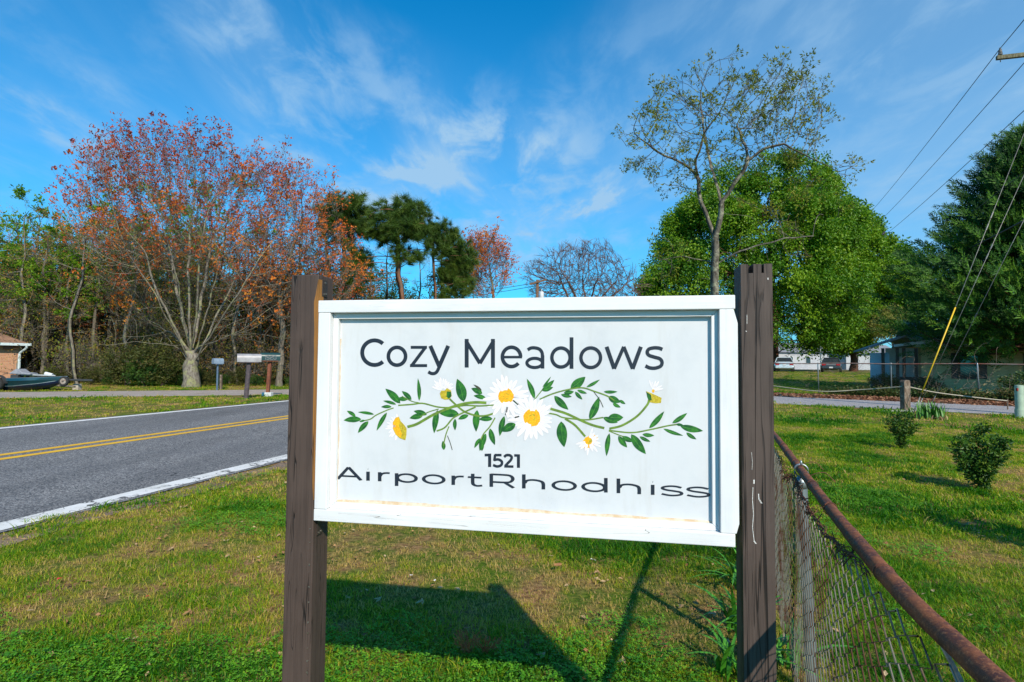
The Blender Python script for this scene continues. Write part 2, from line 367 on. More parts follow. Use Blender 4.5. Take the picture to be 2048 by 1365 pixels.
def gravel(name, a, b, c, scale=38):
    m, nt, p, o = newmat(name); k = NT(nt); v = k.coord('Object')
    vc = k.vor(v, scale, 'F1', 'Color'); sp = k.n('ShaderNodeSeparateColor'); k.l(vc, sp.inputs[0]); n = k.noise(v, 1.3, 6, .65)
    col = k.mix(k.rng(sp.outputs[0], .1, .9), a, b); col = k.mix(k.math('MULTIPLY', k.rng(n, .45, .7), .6), col, c)
    k.l(col, p.inputs['Base Color']); p.inputs['Roughness'].default_value = .9; k.l(k.bump(sp.outputs[1], .8, .015), p.inputs['Normal']); return m
m_gravel = gravel('grey_gravel', (.20, .19, .20), (.42, .40, .41), (.26, .22, .19))
m_drive = gravel('old_concrete_gravel', (.28, .23, .20), (.42, .36, .32), (.20, .15, .11), 30)
m_dirt = gravel('sandy_verge_dirt', (.15, .095, .06), (.27, .19, .13), (.085, .055, .03), 60)
m_litter = gravel('leaf_litter_ground', (.12, .055, .03), (.27, .15, .09), (.10, .05, .03), 22)

def sheet(name, mat, poly_fn, nu, nv, dz, kind='structure', label=None, parent=None):
    """a strip of ground-hugging quads: poly_fn(u, v) -> x, y"""
    U, Vv = np.meshgrid(np.linspace(0, 1, nu+1), np.linspace(0, 1, nv+1), indexing='ij'); X, Y = poly_fn(U, Vv)
    v = np.stack([X, Y, zg(X, Y)+dz], -1).reshape(-1, 3); i = np.arange(nu)[:, None]*(nv+1)+np.arange(nv)[None]
    f = np.stack([i, i+nv+1, i+nv+2, i+1], -1).reshape(-1, 4); b = MB(); b.add(v, f); o = b.build(name, mat, parent, smooth=True)
    return tag(o, label, None, None, kind) if parent is None else o

gx = np.concatenate([np.linspace(-600, -60, 12), np.linspace(-55, 60, 116), np.linspace(70, 600, 12)])
gy = np.concatenate([np.linspace(-60, -5, 6), np.linspace(-4, 90, 120), np.linspace(100, 900, 12)])
X, Y = np.meshgrid(gx, gy, indexing='ij'); b = MB(); i = np.arange(len(gx)-1)[:, None]*len(gy)+np.arange(len(gy)-1)[None]
b.add(np.stack([X, Y, zg(X, Y)], -1).reshape(-1, 3), np.stack([i, i+len(gy), i+len(gy)+1, i+1], -1).reshape(-1, 4))
tag(b.build('ground', m_ground, smooth=True), 'patchy spring lawn with green and dry tan grass', None, None, 'structure')
def along(o0, o1, l0, l1, wob=0, seed=3):
    def f(u, v):
        L = l0+(l1-l0)*u; O = o0+(o1-o0)*v
        if wob: O = O+wob*(fbm(L*1.7, O*0+seed, seed)-.5)*2
        return O*RN[0]+L*RD[0], O*RN[1]+L*RD[1]
    return f
road = sheet('road', m_asph, along(-13.25, -5.15, -40, 420), 90, 4, .010, label='two-lane grey asphalt road running past the lawn')
sheet('verge', m_dirt, along(-5.05, -4.72, -6, 60, .16), 220, 2, .006, label='strip of bare sandy dirt between road edge and lawn')
sheet('edge_line', m_wline, along(-5.45, -5.20, -40, 420, .03), 300, 1, .014, parent=road)
sheet('edge_line', m_wline2, along(-13.1, -12.88, -40, 420), 90, 1, .014, parent=road)
sheet('centre_line', m_yline, along(-9.03, -8.86, -40, 420), 90, 1, .014, parent=road)
sheet('centre_line', m_yline, along(-9.42, -9.25, -40, 420), 90, 1, .014, parent=road)
def quadstrip(a0, a1, b0, b1, wob=0, seed=0):
    a0, a1, b0, b1 = map(np.array, (a0, a1, b0, b1))
    def f(u, v):
        p = (a0+(a1-a0)*u[..., None])*(1-v[..., None])+(b0+(b1-b0)*u[..., None])*v[..., None]
        n = a0-b0; n = n/np.linalg.norm(n)
        w = wob*(fbm(u*60, v*0+seed, seed)-.5)*2; return p[..., 0]+n[0]*w, p[..., 1]+n[1]*w
    return f
sheet('driveway', m_gravel, quadstrip((1.6, 28.1), (30, 4.6), (4.2, 33.9), (33.5, 7.5), .18, 5), 120, 5, .006, label='pale grey gravel drive crossing behind the lawn')
sheet('leaf_strip', m_litter, quadstrip((4.2, 33.9), (33.5, 7.5), (5.6, 36.0), (35.0, 9.0), .3, 8), 120, 4, .009, label='strip of fallen brown leaves beside the gravel drive')
sheet('side_lane', m_drive, quadstrip((-60, 3.6), (-6.5, 25.9), (-60, 8.2), (-4.6, 32.3), .22, 2), 120, 4, .006, label='worn pale drive leaving the road towards the brick house')
sheet('far_road', m_gravel, quadstrip((20, 92), (120, 92), (20, 97), (120, 97)), 10, 2, .05, label='grey road far behind the parked cars')

# ------------------------------------------------------------------ scattering (grass, leaves) by geometry nodes
def scatter_group(K):
    ng = bpy.data.node_groups.get('scatter%d' % K)
    if ng: return ng
    ng = bpy.data.node_groups.new('scatter%d' % K, 'GeometryNodeTree')
    ng.interface.new_socket('Geometry', in_out='INPUT', socket_type='NodeSocketGeometry'); ng.interface.new_socket('Geometry', in_out='OUTPUT', socket_type='NodeSocketGeometry')
    N = ng.nodes; L = ng.links; gi = N.new('NodeGroupInput'); go = N.new('NodeGroupOutput')
    def attr(nm, ty):
        a = N.new('GeometryNodeInputNamedAttribute'); a.data_type = ty; a.inputs[0].default_value = nm; return a.outputs[0]
    def sepn(k):
        c = N.new('FunctionNodeCompare'); c.data_type = 'INT'; c.operation = 'EQUAL'; L.new(attr('tm', 'INT'), c.inputs[2]); c.inputs[3].default_value = k
        s = N.new('GeometryNodeSeparateGeometry'); s.domain = 'POINT'; L.new(gi.outputs[0], s.inputs[0]); L.new(c.outputs[0], s.inputs[1]); return s.outputs[0]
    j = N.new('GeometryNodeJoinGeometry')
    for k in range(K):
        g = N.new('GeometryNodeGeometryToInstance'); L.new(sepn(k), g.inputs[0]); L.new(g.outputs[0], j.inputs[0])
    ip = N.new('GeometryNodeInstanceOnPoints'); L.new(sepn(-1), ip.inputs['Points']); L.new(j.outputs[0], ip.inputs['Instance'])
    ip.inputs['Pick Instance'].default_value = True; L.new(attr('pick', 'INT'), ip.inputs['Instance Index'])
    L.new(attr('rot', 'FLOAT_VECTOR'), ip.inputs['Rotation']); L.new(attr('scl', 'FLOAT'), ip.inputs['Scale'])
    L.new(ip.outputs[0], go.inputs[0]); return ng
def scatter(name, templates, pts, rot, scl, tint, mats, parent=None, pick=None):
    """templates: MB list. The object's mesh holds the clump shapes and the points they stand on."""
    K = len(templates); mb = MB(); tm = []
    for k, t in enumerate(templates):
        V = np.vstack(t.v); off = mb.n; mb.v.append(V); mb.n += len(V); tm.append(np.full(len(V), k))
        for a, c in zip(t.f3, t.m3): mb.f3.append(a+off); mb.m3.append(c)
        for a, c in zip(t.f4, t.m4): mb.f4.append(a+off); mb.m4.append(c)
        for idx, c in t.ng: mb.ng.append(([q+off for q in idx], c))
    nt = mb.n; n = len(pts); mb.v.append(np.asarray(pts)); mb.n += n
    z = lambda *s: np.zeros(s, np.float32)
    at = {'tm': ('INT', np.concatenate(tm+[np.full(n, -1)]).astype(np.int32)),
          'rot': ('FLOAT_VECTOR', np.vstack([z(nt, 3), rot]).astype(np.float32)),
          'scl': ('FLOAT', np.concatenate([z(nt), scl]).astype(np.float32)),
          'tint': ('FLOAT', np.concatenate([z(nt), tint]).astype(np.float32)),
          'pick': ('INT', np.concatenate([z(nt), rng.integers(0, K, n) if pick is None else pick]).astype(np.int32))}
    o = mb.build(name, mats, parent, attrs=at)
    md = o.modifiers.new('scatter', 'NODES'); md.node_group = scatter_group(K); return o
def rot_to(d, spin=None):
    """euler that takes +Z to directions d"""
    d = d/(np.linalg.norm(d, axis=1)[:, None]+1e-9); return np.stack([np.zeros(len(d)), np.arccos(np.clip(d[:, 2], -1, 1)), np.arctan2(d[:, 1], d[:, 0])], 1)

def blades(n, spread, h, w, lean, curl=.5, seed=0, m=0):
    r = np.random.default_rng(seed); t = MB()
    for _ in range(n):
        a = r.uniform(0, 2*pi); ra = spread*sqrt(r.uniform()); x, y = ra*cos(a), ra*sin(a); hh = h*r.uniform(.5, 1.15); ww = w*r.uniform(.6, 1.2)
        az = r.uniform(0, 2*pi); ln = hh*lean*r.uniform(.2, 1.4); dx_, dy_ = cos(az), sin(az); px_, py_ = -dy_*ww/2, dx_*ww/2
        pm = np.array([x+dx_*ln*.35, y+dy_*ln*.35, hh*.6]); pt = np.array([x+dx_*ln, y+dy_*ln, hh*(1-curl*.35*r.uniform())])
        s = np.array([px_, py_, 0]); b0 = np.array([x, y, -.004])
        t.add([b0-s, b0+s, pm+s*.8, pm-s*.8, pt], [(0, 1, 2, 3)], m); t.f3.append(np.array([(t.n-3+0, t.n-1, t.n-2)])[:, [0, 2, 1]][:, ::-1]); t.m3.append(np.array([m]))
    return t
def cloverT(n, spread, h, s, seed):
    r = np.random.default_rng(seed); t = MB()
    for _ in range(n):
        a = r.uniform(0, 2*pi); ra = spread*sqrt(r.uniform()); c = np.array([ra*cos(a), ra*sin(a), h*r.uniform(.5, 1)]); ss = s*r.uniform(.6, 1.2); o = r.uniform(0, 2*pi); tl = r.normal(0, .25, 2)
        for k in range(3):
            th = o+k*2.094; d = np.array([cos(th), sin(th), tl[0]*cos(th)+tl[1]*sin(th)]); q = np.array([-sin(th), cos(th), .15])
            t.add([c, c+ss*(.6*d+.45*q), c+ss*d*1.0, c+ss*(.6*d-.45*q)], [(0, 1, 2, 3)])
    return t

def in_poly(x, y, poly):
    poly = np.asarray(poly); inside = np.zeros(x.shape, bool); j = len(poly)-1
    for i in range(len(poly)):
        xi, yi = poly[i]; xj, yj = poly[j]
        c = ((yi > y) != (yj > y)) & (x < (xj-xi)*(y-yi)/(yj-yi+1e-12)+xi); inside ^= c; j = i
    return inside
def off_road(x, y):
    """True on grass: not on road, drives, leaf strip"""
    s = x*RN[0]+y*RN[1]; edge = -5.00+.22*(fbm((x*RD[0]+y*RD[1])*1.7, x*0+3, 3)-.5)*2+.25*(vnoise(x*3, y*3, 4)-.5)
    ok = (s > edge) | (s < -13.35)
    for q in ([(1.6, 28.1), (30, 4.6), (33.5, 7.5), (4.2, 33.9)], [(-60, 3.6), (-6.5, 25.9), (-4.6, 32.3), (-60, 8.2)], [(4.2, 33.9), (33.5, 7.5), (35.2, 9.2), (5.8, 36.2)]):
        ok &= ~in_poly(x, y, q)
    return ok
def dryness(x, y):
    s = x*RN[0]+y*RN[1]
    d = .55*fbm(x*.55, y*.55, 11)+.45*fbm(x*2.3, y*2.3, 12)
    d = d+np.where(s < -13.3, .10+.15*(fbm(x*.25, y*.6, 19)-.4), 0)+.06*sm((s-1)/1.5)
    d = d+.22*np.exp(-((x-1.15)**2+(y-3.4)**2)/.35)+.14*np.exp(-((x+1.0)**2+(y-4.4)**2)/.5)
    return d
def grass_field(name, label, r0, r1, dens, tmpl, ang=(-46, 46), smin=.7, smax=1.2, tall=None, mats=None, dens2=None):
    a0, a1 = radians(ang[0]), radians(ang[1]); area = .5*(a1-a0)*(r1*r1-r0*r0); n = int(area*dens)
    r = np.sqrt(rng.uniform(r0*r0, r1*r1, n)); a = rng.uniform(a0, a1, n)
    if dens2: keep = rng.uniform(0, 1, n) < np.interp(r, [r0, r1], [1, dens2]); r, a = r[keep], a[keep]
    x = r*np.sin(a); y = r*np.cos(a); k = off_road(x, y); x, y = x[k], y[k]
    d = dryness(x, y); k = rng.uniform(0, 1, len(x)) < np.clip(1.75-d*1.75, .12, 1); x, y, d = x[k], y[k], d[k]; n = len(x)
    lush = fbm(x*.9+7, y*.9, 31)
    sc = rng.uniform(smin, smax, n)*(.65+.75*lush)*(1.15-.35*sm((d-.45)/.25))
    rot = np.stack([rng.normal(0, .12, n), rng.normal(0, .12, n), rng.uniform(0, 2*pi, n)], 1)
    t = np.clip((d-.33)*2.5+(.5-lush)*.8+rng.normal(0, .19, n), 0, 1)
    o = scatter(name, tmpl, np.stack([x, y, zg(x, y)], 1), rot, sc, t, mats)
    return tag(o, label, None, None, 'stuff')
m_grass = leafmat('grass_blades', [(.022, .14, .003), (.075, .25, .003), (.22, .38, .006), (.50, .46, .03), (.66, .44, .17)], .55, .5, .3)
T1 = [blades(15, .048, .025, .0036, 1.4, seed=s) for s in range(5)]
T2 = [blades(20, .10, .036, .0085, 1.3, seed=20+s) for s in range(4)]
T3 = [blades(20, .24, .065, .022, 1.2, seed=40+s) for s in range(4)]
grass_field('grass', 'short mown grass on the near lawn round the sign', 1.4, 6.2, 1150, T1, smin=.75, smax=1.35, mats=m_grass, dens2=.55)
grass_field('grass', 'mown grass on the middle of the lawn and the verges', 6.0, 16.5, 230, T2, smin=.7, smax=1.2, mats=m_grass, dens2=.6)
grass_field('grass', 'far grass up to the woods and the parked cars', 16, 62, 16, T3, smin=.7, smax=1.1, mats=m_grass, dens2=.45)

# small dry bits lying in the near grass
n = 900; r = np.sqrt(rng.uniform(4, 90, n)); a = rng.uniform(-.8, .8, n); x = r*np.sin(a); y = r*np.cos(a); k = off_road(x, y) & (rng.uniform(0, 1, n) < .25+.8*(dryness(x, y) > .52)); x, y = x[k], y[k]; n = len(x)
def bits(seed):
    r_ = np.random.default_rng(seed); t = MB()
    for _ in range(2):
        c = np.append(r_.normal(0, .03, 2), .02); u = r_.normal(size=3)*[1, 1, .3]; u /= np.linalg.norm(u); w_ = np.cross(u, [0, 0, 1.])+[0, 0, r_.normal(0, .3)]; L = r_.uniform(.010, .022); t.add([c-u*L, c+w_*L*.5, c+u*L, c-w_*L*.5+[0, 0, .004]], [(0, 1, 2, 3)])
    return t
tag(scatter('lawn_litter', [bits(s_) for s_ in range(4)], np.stack([x, y, zg(x, y)], 1), np.stack([np.zeros(n), np.zeros(n), rng.uniform(0, 6.28, n)], 1), rng.uniform(.6, 1.4, n), rng.uniform(0, 1, n),
    leafmat('dry_bits', [(.20, .08, .03), (.36, .20, .08), (.50, .36, .20)], .1)), 'scattered small dry leaf bits in the near lawn', None, None, 'stuff')
# clover and broad-leaved weeds
m_clover = leafmat('clover_leaves', [(.045, .20, .006), (.10, .31, .010), (.20, .42, .02)], .3, .5, .3)
n = 30000; r = np.sqrt(rng.uniform(1.9, 60, n)); a = rng.uniform(-.8, .8, n); x = r*np.sin(a); y = r*np.cos(a)
w = fbm(x*.8+3, y*.8, 77)
w = w+.32*np.exp(-((x+.95)**2+(y-2.35)**2)/.30)+.12*np.exp(-((x-.9)**2+(y-2.4)**2)/.25)
k = (w > .63+.05*rng.uniform(-1, 1, n)) & off_road(x, y) & (rng.uniform(0, 1, n) < .8); x, y = x[k], y[k]; n = len(x)
tag(scatter('clover', [cloverT(8, .055, .040, .010, 60+s) for s in range(4)], np.stack([x, y, zg(x, y)], 1), np.stack([rng.normal(0, .1, n), rng.normal(0, .1, n), rng.uniform(0, 6.28, n)], 1),
    rng.uniform(.7, 1.3, n), rng.uniform(0, 1, n), m_clover), 'bright green clover patches in the near lawn', None, None, 'stuff')
# ------------------------------------------------------------------ the sign
SA = radians(10.6); SU = np.array([cos(SA), -sin(SA), 0]); SB = np.array([sin(SA), cos(SA), 0])   # right along the sign, back into the sign
P0 = P(1474, 842, 1.493); P0[2] = 0
sign = empty('welcome_sign', P0, -SA, 'white framed sign reading Cozy Meadows, held between two brown wooden posts', 'sign')
def on_sign(px, py, back):
    """where the sight line of a mark meets the plane `back` metres behind the frame's front (sign coordinates)"""
    d = ray(px, py); o = np.array([0, 0, H]); t = ((P0-o)@SB+back)/(d@SB); q = o+d*t-P0; return np.array([q@SU, back, q[2]])
UL, UR, ZT, ZB = -1.196, -.002, 1.587, .930
def one_box(name, mat, parent, x0, x1, y0, y1, z0, z1, bevel=.002, jit=0):
    b = MB(); b.box(x0, x1, y0, y1, z0, z1); o = b.build(name, mat, parent, bevel=bevel); return o
one_box('top_rail', m_white, sign, UL, UR, 0, .038, ZT-.037, ZT)
one_box('bottom_rail', m_white, sign, UL, UR-.004, 0, .038, ZB, ZB+.034)
one_box('side_rail', m_whitev, sign, UL+.001, UL+.040, .0005, .038, ZB+.0345, ZT-.0375)
# the right upright has its upper outer corner planed off
b = MB(); b.prism([(UR-.040, ZB+.0345), (UR-.001, ZB+.0345), (UR+.006, ZB+.06), (UR+.006, ZT-.075), (UR-.004, ZT-.0375), (UR-.040, ZT-.0375)], .0005, .038)
b.build('side_rail', m_whitev, sign, bevel=.0015)
SL, SR, ST, SBm = UL+.0405, UR-.0405, ZT-.0375, ZB+.0345
sw = .017
def mitre(name, mat, pts):
    b = MB(); b.prism(pts, .019, .036); return b.build(name, mat, sign, bevel=.001)
mitre('inner_stop', m_white, [(SL, ST), (SL+sw, ST-sw), (SR-sw, ST-sw), (SR, ST)])
mitre('inner_stop', m_white, [(SL, SBm), (SR, SBm), (SR-sw, SBm+sw), (SL+sw, SBm+sw)])
mitre('inner_stop', m_whitev, [(SL, SBm+.0006), (SL+sw, SBm+sw+.0006), (SL+sw, ST-sw-.0006), (SL, ST-.0006)])
mitre('inner_stop', m_whitev, [(SR, SBm+.0006), (SR, ST-.0006), (SR-sw, ST-sw-.0006), (SR-sw, SBm+sw+.0006)])
PB = .0335      # how far the printed face lies behind the frame's front
pn = one_box('panel', m_panel, sign, SL+.004, SR-.004, PB, PB+.008, SBm+.004, ST-.004, bevel=0)
# ragged bead of old tan caulk along the panel's bottom edge, and a little at the side
b = MB(); xs = np.linspace(SL+sw, SR-sw, 90); hh = .002+.011*fbm(xs*9, xs*0, 5)
b.add(np.vstack([np.stack([xs, xs*0+PB-.0025, xs*0+SBm+sw+.0002], 1), np.stack([xs, xs*0+PB-.0004, SBm+sw+hh], 1)]), [(i, i+1, i+91, i+90) for i in range(89)])
zs = np.linspace(SBm+sw+.01, ST-sw-.06, 60); wv = np.clip(.0045*(fbm(zs*9, zs*0, 6)-.45)*4, 0, .003)+.0002
b.add(np.vstack([np.stack([zs*0+SL+sw+.0002, zs*0+PB-.002, zs], 1), np.stack([SL+sw+wv, zs*0+PB-.0004, zs], 1)]), [(i, i+60, i+61, i+1) for i in range(59)])
b.build('caulk', m_caulk, sign)

def catmull(pts, per=8):
    pts = np.asarray(pts, float)
    if len(pts) == 2: return pts
    q = np.vstack([2*pts[0]-pts[1], pts, 2*pts[-1]-pts[-2]]); o = []
    for i in range(1, len(q)-2):
        for t in np.linspace(0, 1, per, endpoint=False):
            a, b_, c, d = q[i-1], q[i], q[i+1], q[i+2]
            o.append(.5*((2*b_)+(-a+c)*t+(2*a-5*b_+4*c-d)*t*t+(-a+3*b_-3*c+d)*t**3))
    return np.vstack(o+[q[-2]])
LAY = [0]
class Print:
    """thin print on the sign face; shapes are given where they appear and laid onto the panel's plane"""
    def __init__(s): s.mb = MB()
    def ribbon(s, pts, w, h=None, m=0, closed=False, taper=None):
        LAY[0] += 1; h = h or w; p = np.asarray(pts, float)/np.array([w, h]); n = len(p)
        if closed: t = np.roll(p, -1, 0)-np.roll(p, 1, 0)
        else: t = np.gradient(p, axis=0)
        t /= np.linalg.norm(t, axis=1)[:, None]+1e-9; nn = np.stack([-t[:, 1], t[:, 0]], 1)
        k = np.ones(n) if taper is None else np.interp(np.linspace(0, 1, n), np.linspace(0, 1, len(taper)), taper)
        a = (p+nn*.5*k[:, None])*np.array([w, h]); c = (p-nn*.5*k[:, None])*np.array([w, h])
        back = PB-.0003-.00002*(LAY[0] % 30)-.0007*(m if m else 0)*0
        v = [on_sign(*q, back) for q in np.vstack([a, c])]
        f = [(i, (i+1) % n, n+(i+1) % n, n+i) for i in range(n if closed else n-1)]; s.mb.add(v, f, m)
    def arc(s, cx_, cy_, rx, ry, a0, a1, w, h=None, m=0):
        th = np.radians(np.linspace(a0, a1, max(8, int(abs(a1-a0)/6)))); s.ribbon(np.stack([cx_+rx*np.cos(th), cy_-ry*np.sin(th)], 1), w, h, m)
    def ring(s, cx_, cy_, rx, ry, w, h=None, m=0):
        th = np.arange(48)*2*pi/48; s.ribbon(np.stack([cx_+rx*np.cos(th), cy_-ry*np.sin(th)], 1), w, h, m, closed=True)
    def poly(s, pts, m=0, lift=0.):
        LAY[0] += 1; s.mb.poly([on_sign(x, y, PB-.0003-lift-.00002*(LAY[0] % 30)) for x, y in pts], m)
def z2(p): p = np.asarray(p, float); return p/4.876+np.array([660, 640])
def z3(p): p = np.asarray(p, float); return p/4.452+np.array([1020, 640])
# --- "Cozy Meadows"
T = Print(); w = 8.0
def flush(pr, name, mats):
    if pr.mb.n: pr.mb.build(name, mats, pn)
    pr.mb = MB()
def letter(): flush(T, 'letter', m_ink)
def L2(*p, w_=w): T.ribbon(z2(p), w_)
def L3(*p, w_=w): T.ribbon(z3(p), w_)
c = z2((434, 321)); T.arc(*c, 24.6, 24.6, 47, 313, w); letter()
c = z2((653, 356)); T.ring(*c, 17.2, 17.8, w-.6); letter()
L2((787, 269), (946, 269), w_=6); L2((780, 447), (947, 447), w_=6); L2((928, 272), (798, 446), w_=6.6); letter()
L2((978, 254), (1068, 462)); L2((1153, 254), (1075, 432), (1062, 462)); T.ribbon(catmull(z2([(1072, 440), (1048, 498), (1022, 522), (990, 524), (958, 508)])), 6.6); letter()
L2((1333, 187), (1333, 466)); L2((1589, 187), (1589, 469)); L2((1326, 205), (1462, 425), w_=7.2); L2((1596, 205), (1462, 425), w_=7.2); letter()
c = z2((1770, 362)); T.arc(*c, 18.2, 19.3, 0, 319, w-.7); L2((1685, 364), (1873, 364), w_=5); letter()
T.ring(*z3((220, 384)), 15.6, 9.2, 6.4); L3((290, 434), (290, 318), w_=7.2); T.ribbon(catmull(z3([(158, 268), (185, 252), (222, 250), (262, 262), (284, 290), (290, 322)])), 6.6); letter()
T.ring(*z3((454, 336)), 18.2, 19, 7); L3((548, 156), (548, 436), w_=7.6); letter()
T.ring(*z3((719, 338)), 19.6, 19.6, 7); letter()
L3((860, 240), (928, 436)); L3((1013, 240), (928, 436), w_=7); L3((1013, 240), (1092, 437), w_=7); L3((1166, 240), (1092, 437)); letter()
T.ribbon(catmull(z3([(1358, 264), (1326, 252), (1280, 250), (1236, 262), (1222, 290), (1238, 316), (1285, 332), (1335, 348), (1354, 378), (1342, 412), (1295, 430), (1245, 428), (1206, 410)])), 7); letter()
# --- 1521
def z4(p): p = np.asarray(p, float); return p/2.814+np.array([560, 880])
def L4(*p, w_=5.6): T.ribbon(z4(p), w_)
L4((1180, 78), (1180, 153), w_=6.2); L4((1152, 86), (1186, 85), w_=5.2); letter()
L4((1247, 86), (1208, 86), w_=5); L4((1211, 84), (1206, 118), w_=5); T.ribbon(catmull(z4([(1204, 114), (1228, 111), (1246, 120), (1249, 134), (1240, 146), (1220, 150), (1199, 142)])), 5.4); letter()
T.ribbon(catmull(z4([(1261, 97), (1275, 87), (1294, 88), (1304, 99), (1298, 115), (1282, 132), (1268, 147)])), 5.4); L4((1262, 150), (1314, 151), w_=5); letter()
L4((1342, 82), (1342, 158), w_=6.2); L4((1318, 88), (1347, 89), w_=5.2); letter()
# --- AirportRhodhiss, strongly widened letters
def base(x): return 959.6+(x-690)*.0495
def glyph(x0, x1, strokes, cap=25.0, w_=7.2, h_=3.5):
    """strokes in letter box units: x 0..1 across, y 0 at the baseline, 1 at cap height"""
    for st in strokes:
        p = np.array(st, float); X_ = x0+(x1-x0)*p[:, 0]; cp = cap*(1+.13*(X_-690)/730); Y_ = base(X_)-cp*p[:, 1]
        q = np.stack([X_, Y_], 1); T.ribbon(q if len(q) < 4 else catmull(q, 6), w_, h_)
    letter()
i_ = .075; xh = .70
def bowl(a, b_, y0, y1, n=25): th = np.linspace(0, 2*pi, n); return [((a+b_)/2+(b_-a)/2*cos(t), (y0+y1)/2+(y1-y0)/2*sin(t)) for t in th]
nn_ = [(.12, .40), (.22, .60), (.50, .67), (.80, .60), (.92, .44), (.93, .0)]
glyph(673, 724, [[(.04, 0), (.47, 1.0)], [(.47, 1.0), (.96, 0)], [(.2, .28), (.80, .28)]])
glyph(732, 740, [[(.5, 0), (.5, .72)], [(.46, .93), (.54, .93)]])
glyph(756, 780, [[(.14, 0), (.14, .72)], [(.16, .40), (.30, .58), (.60, .67), (.98, .68)]])
glyph(790, 836, [[(.07, -.30), (.07, .70)], bowl(.10, .92, .05, .66)])
glyph(844, 891, [bowl(.07, .93, .04, .68)])
glyph(903, 928, [[(.14, 0), (.14, .72)], [(.16, .40), (.30, .58), (.60, .67), (.98, .68)]])
glyph(935, 966, [[(.34, .93), (.34, .25), (.42, .09), (.62, .02), (.95, .06)], [(.02, .66), (.90, .66)]])
glyph(979, 1031, [[(.07, 0), (.07, 1.0)], [(.07, .95), (.55, .95), (.80, .90), (.90, .68), (.80, .44), (.55, .38), (.07, .38)], [(.58, .38), (.93, .0)]])
glyph(1044, 1090, [[(.08, 0), (.08, 1.06)], nn_])
glyph(1103, 1154, [bowl(.07, .93, .04, .68)])
glyph(1163, 1216, [bowl(.06, .88, .05, .66), [(.92, 0), (.92, 1.06)]])
glyph(1233, 1282, [[(.08, 0), (.08, 1.06)], nn_])
glyph(1301, 1310, [[(.5, 0), (.5, .72)], [(.46, .93), (.54, .93)]])
ess = [(.93, .60), (.70, .67), (.42, .68), (.14, .60), (.10, .48), (.30, .39), (.62, .34), (.90, .27), (.92, .13), (.70, .04), (.40, .02), (.05, .10)]
glyph(1321, 1366, [ess]); glyph(1372, 1420, [ess])

# --- the printed daisies and leafy sprigs
F = Print(); pm = [m_leafp, m_leafv, m_stemp, m_stemd, m_yel, m_yelg, m_petal, m_petsh]
def leaf(z, a, b_, w_, sc, asym=.1, m=0):
    a, b_ = z(a), z(b_); L = np.linalg.norm(b_-a); d = (b_-a)/L; n_ = np.array([-d[1], d[0]]); w_ = w_/sc
    t = np.linspace(0, 1, 11); prof = np.sin(pi*t**.85)**.85; bend = asym*L*np.sin(pi*t)*.25
    up = a+d*(L*t)[:, None]+n_*(bend+prof*w_*.5)[:, None]; lo = a+d*(L*t)[:, None]+n_*(bend-prof*w_*.5)[:, None]
    F.poly(np.vstack([up, lo[1:-1][::-1]]), m)
    if w_ > 6: F.ribbon((a+d*(L*t)[:, None]+n_*bend[:, None])[1:9], .9, m=1, taper=[1, .4])
def stem(z, pts, w_, sc, m=2, taper=(1, 1)): F.ribbon(catmull(z(pts)), w_/sc, m=m, taper=taper)
def daisy(c, rc, petals, R, seed, squash=1., ang0=0, span=360):
    r = np.random.default_rng(seed)
    for i in range(petals):
        th = radians(ang0+span*(i+r.uniform(-.3, .3))/petals); L = R*r.uniform(.78, 1.08); d = np.array([cos(th), -sin(th)*squash]); n_ = np.array([-d[1], d[0]])
        a = c+d*rc*.8; t = np.linspace(0, 1, 7); pw = R*.095*np.sin(pi*np.clip(t*.78+.16, 0, 1))**.6
        up = a+d*((L-rc*.8)*t)[:, None]+n_*pw[:, None]; lo = a+d*((L-rc*.8)*t)[:, None]-n_*pw[:, None]
        F.poly(np.vstack([up, lo[::-1]]), 6); F.ribbon(up[1:], .45, m=7); F.ribbon(a+d*((L-rc)*t)[1:6, None]+n_*.3, .35, m=7)
def disc(c, rx, ry, rot=0, m=4, n=30, seed=0, rag=.05):
    r = np.random.default_rng(seed); th = np.arange(n)*2*pi/n; rr = 1+r.uniform(-rag, rag, n); q = np.stack([rx*rr*np.cos(th), ry*rr*np.sin(th)], 1)
    cr, sr = cos(rot), sin(rot); q = q@np.array([[cr, sr], [-sr, cr]]); F.poly(c+q, m)
S2, S3 = 4.876, 4.452
daisy(z2((1105, 690)), 5, 13, 25, 3, 1., 20, 150); daisy(z2((672, 1040)), 9, 12, 27, 4, 1, 95, 190)
daisy(z3((700, 1080)), 9, 13, 26, 5, 1, 190, 260); daisy(z3((1278, 630)), 3, 6, 22, 6, 1, 10, 130)
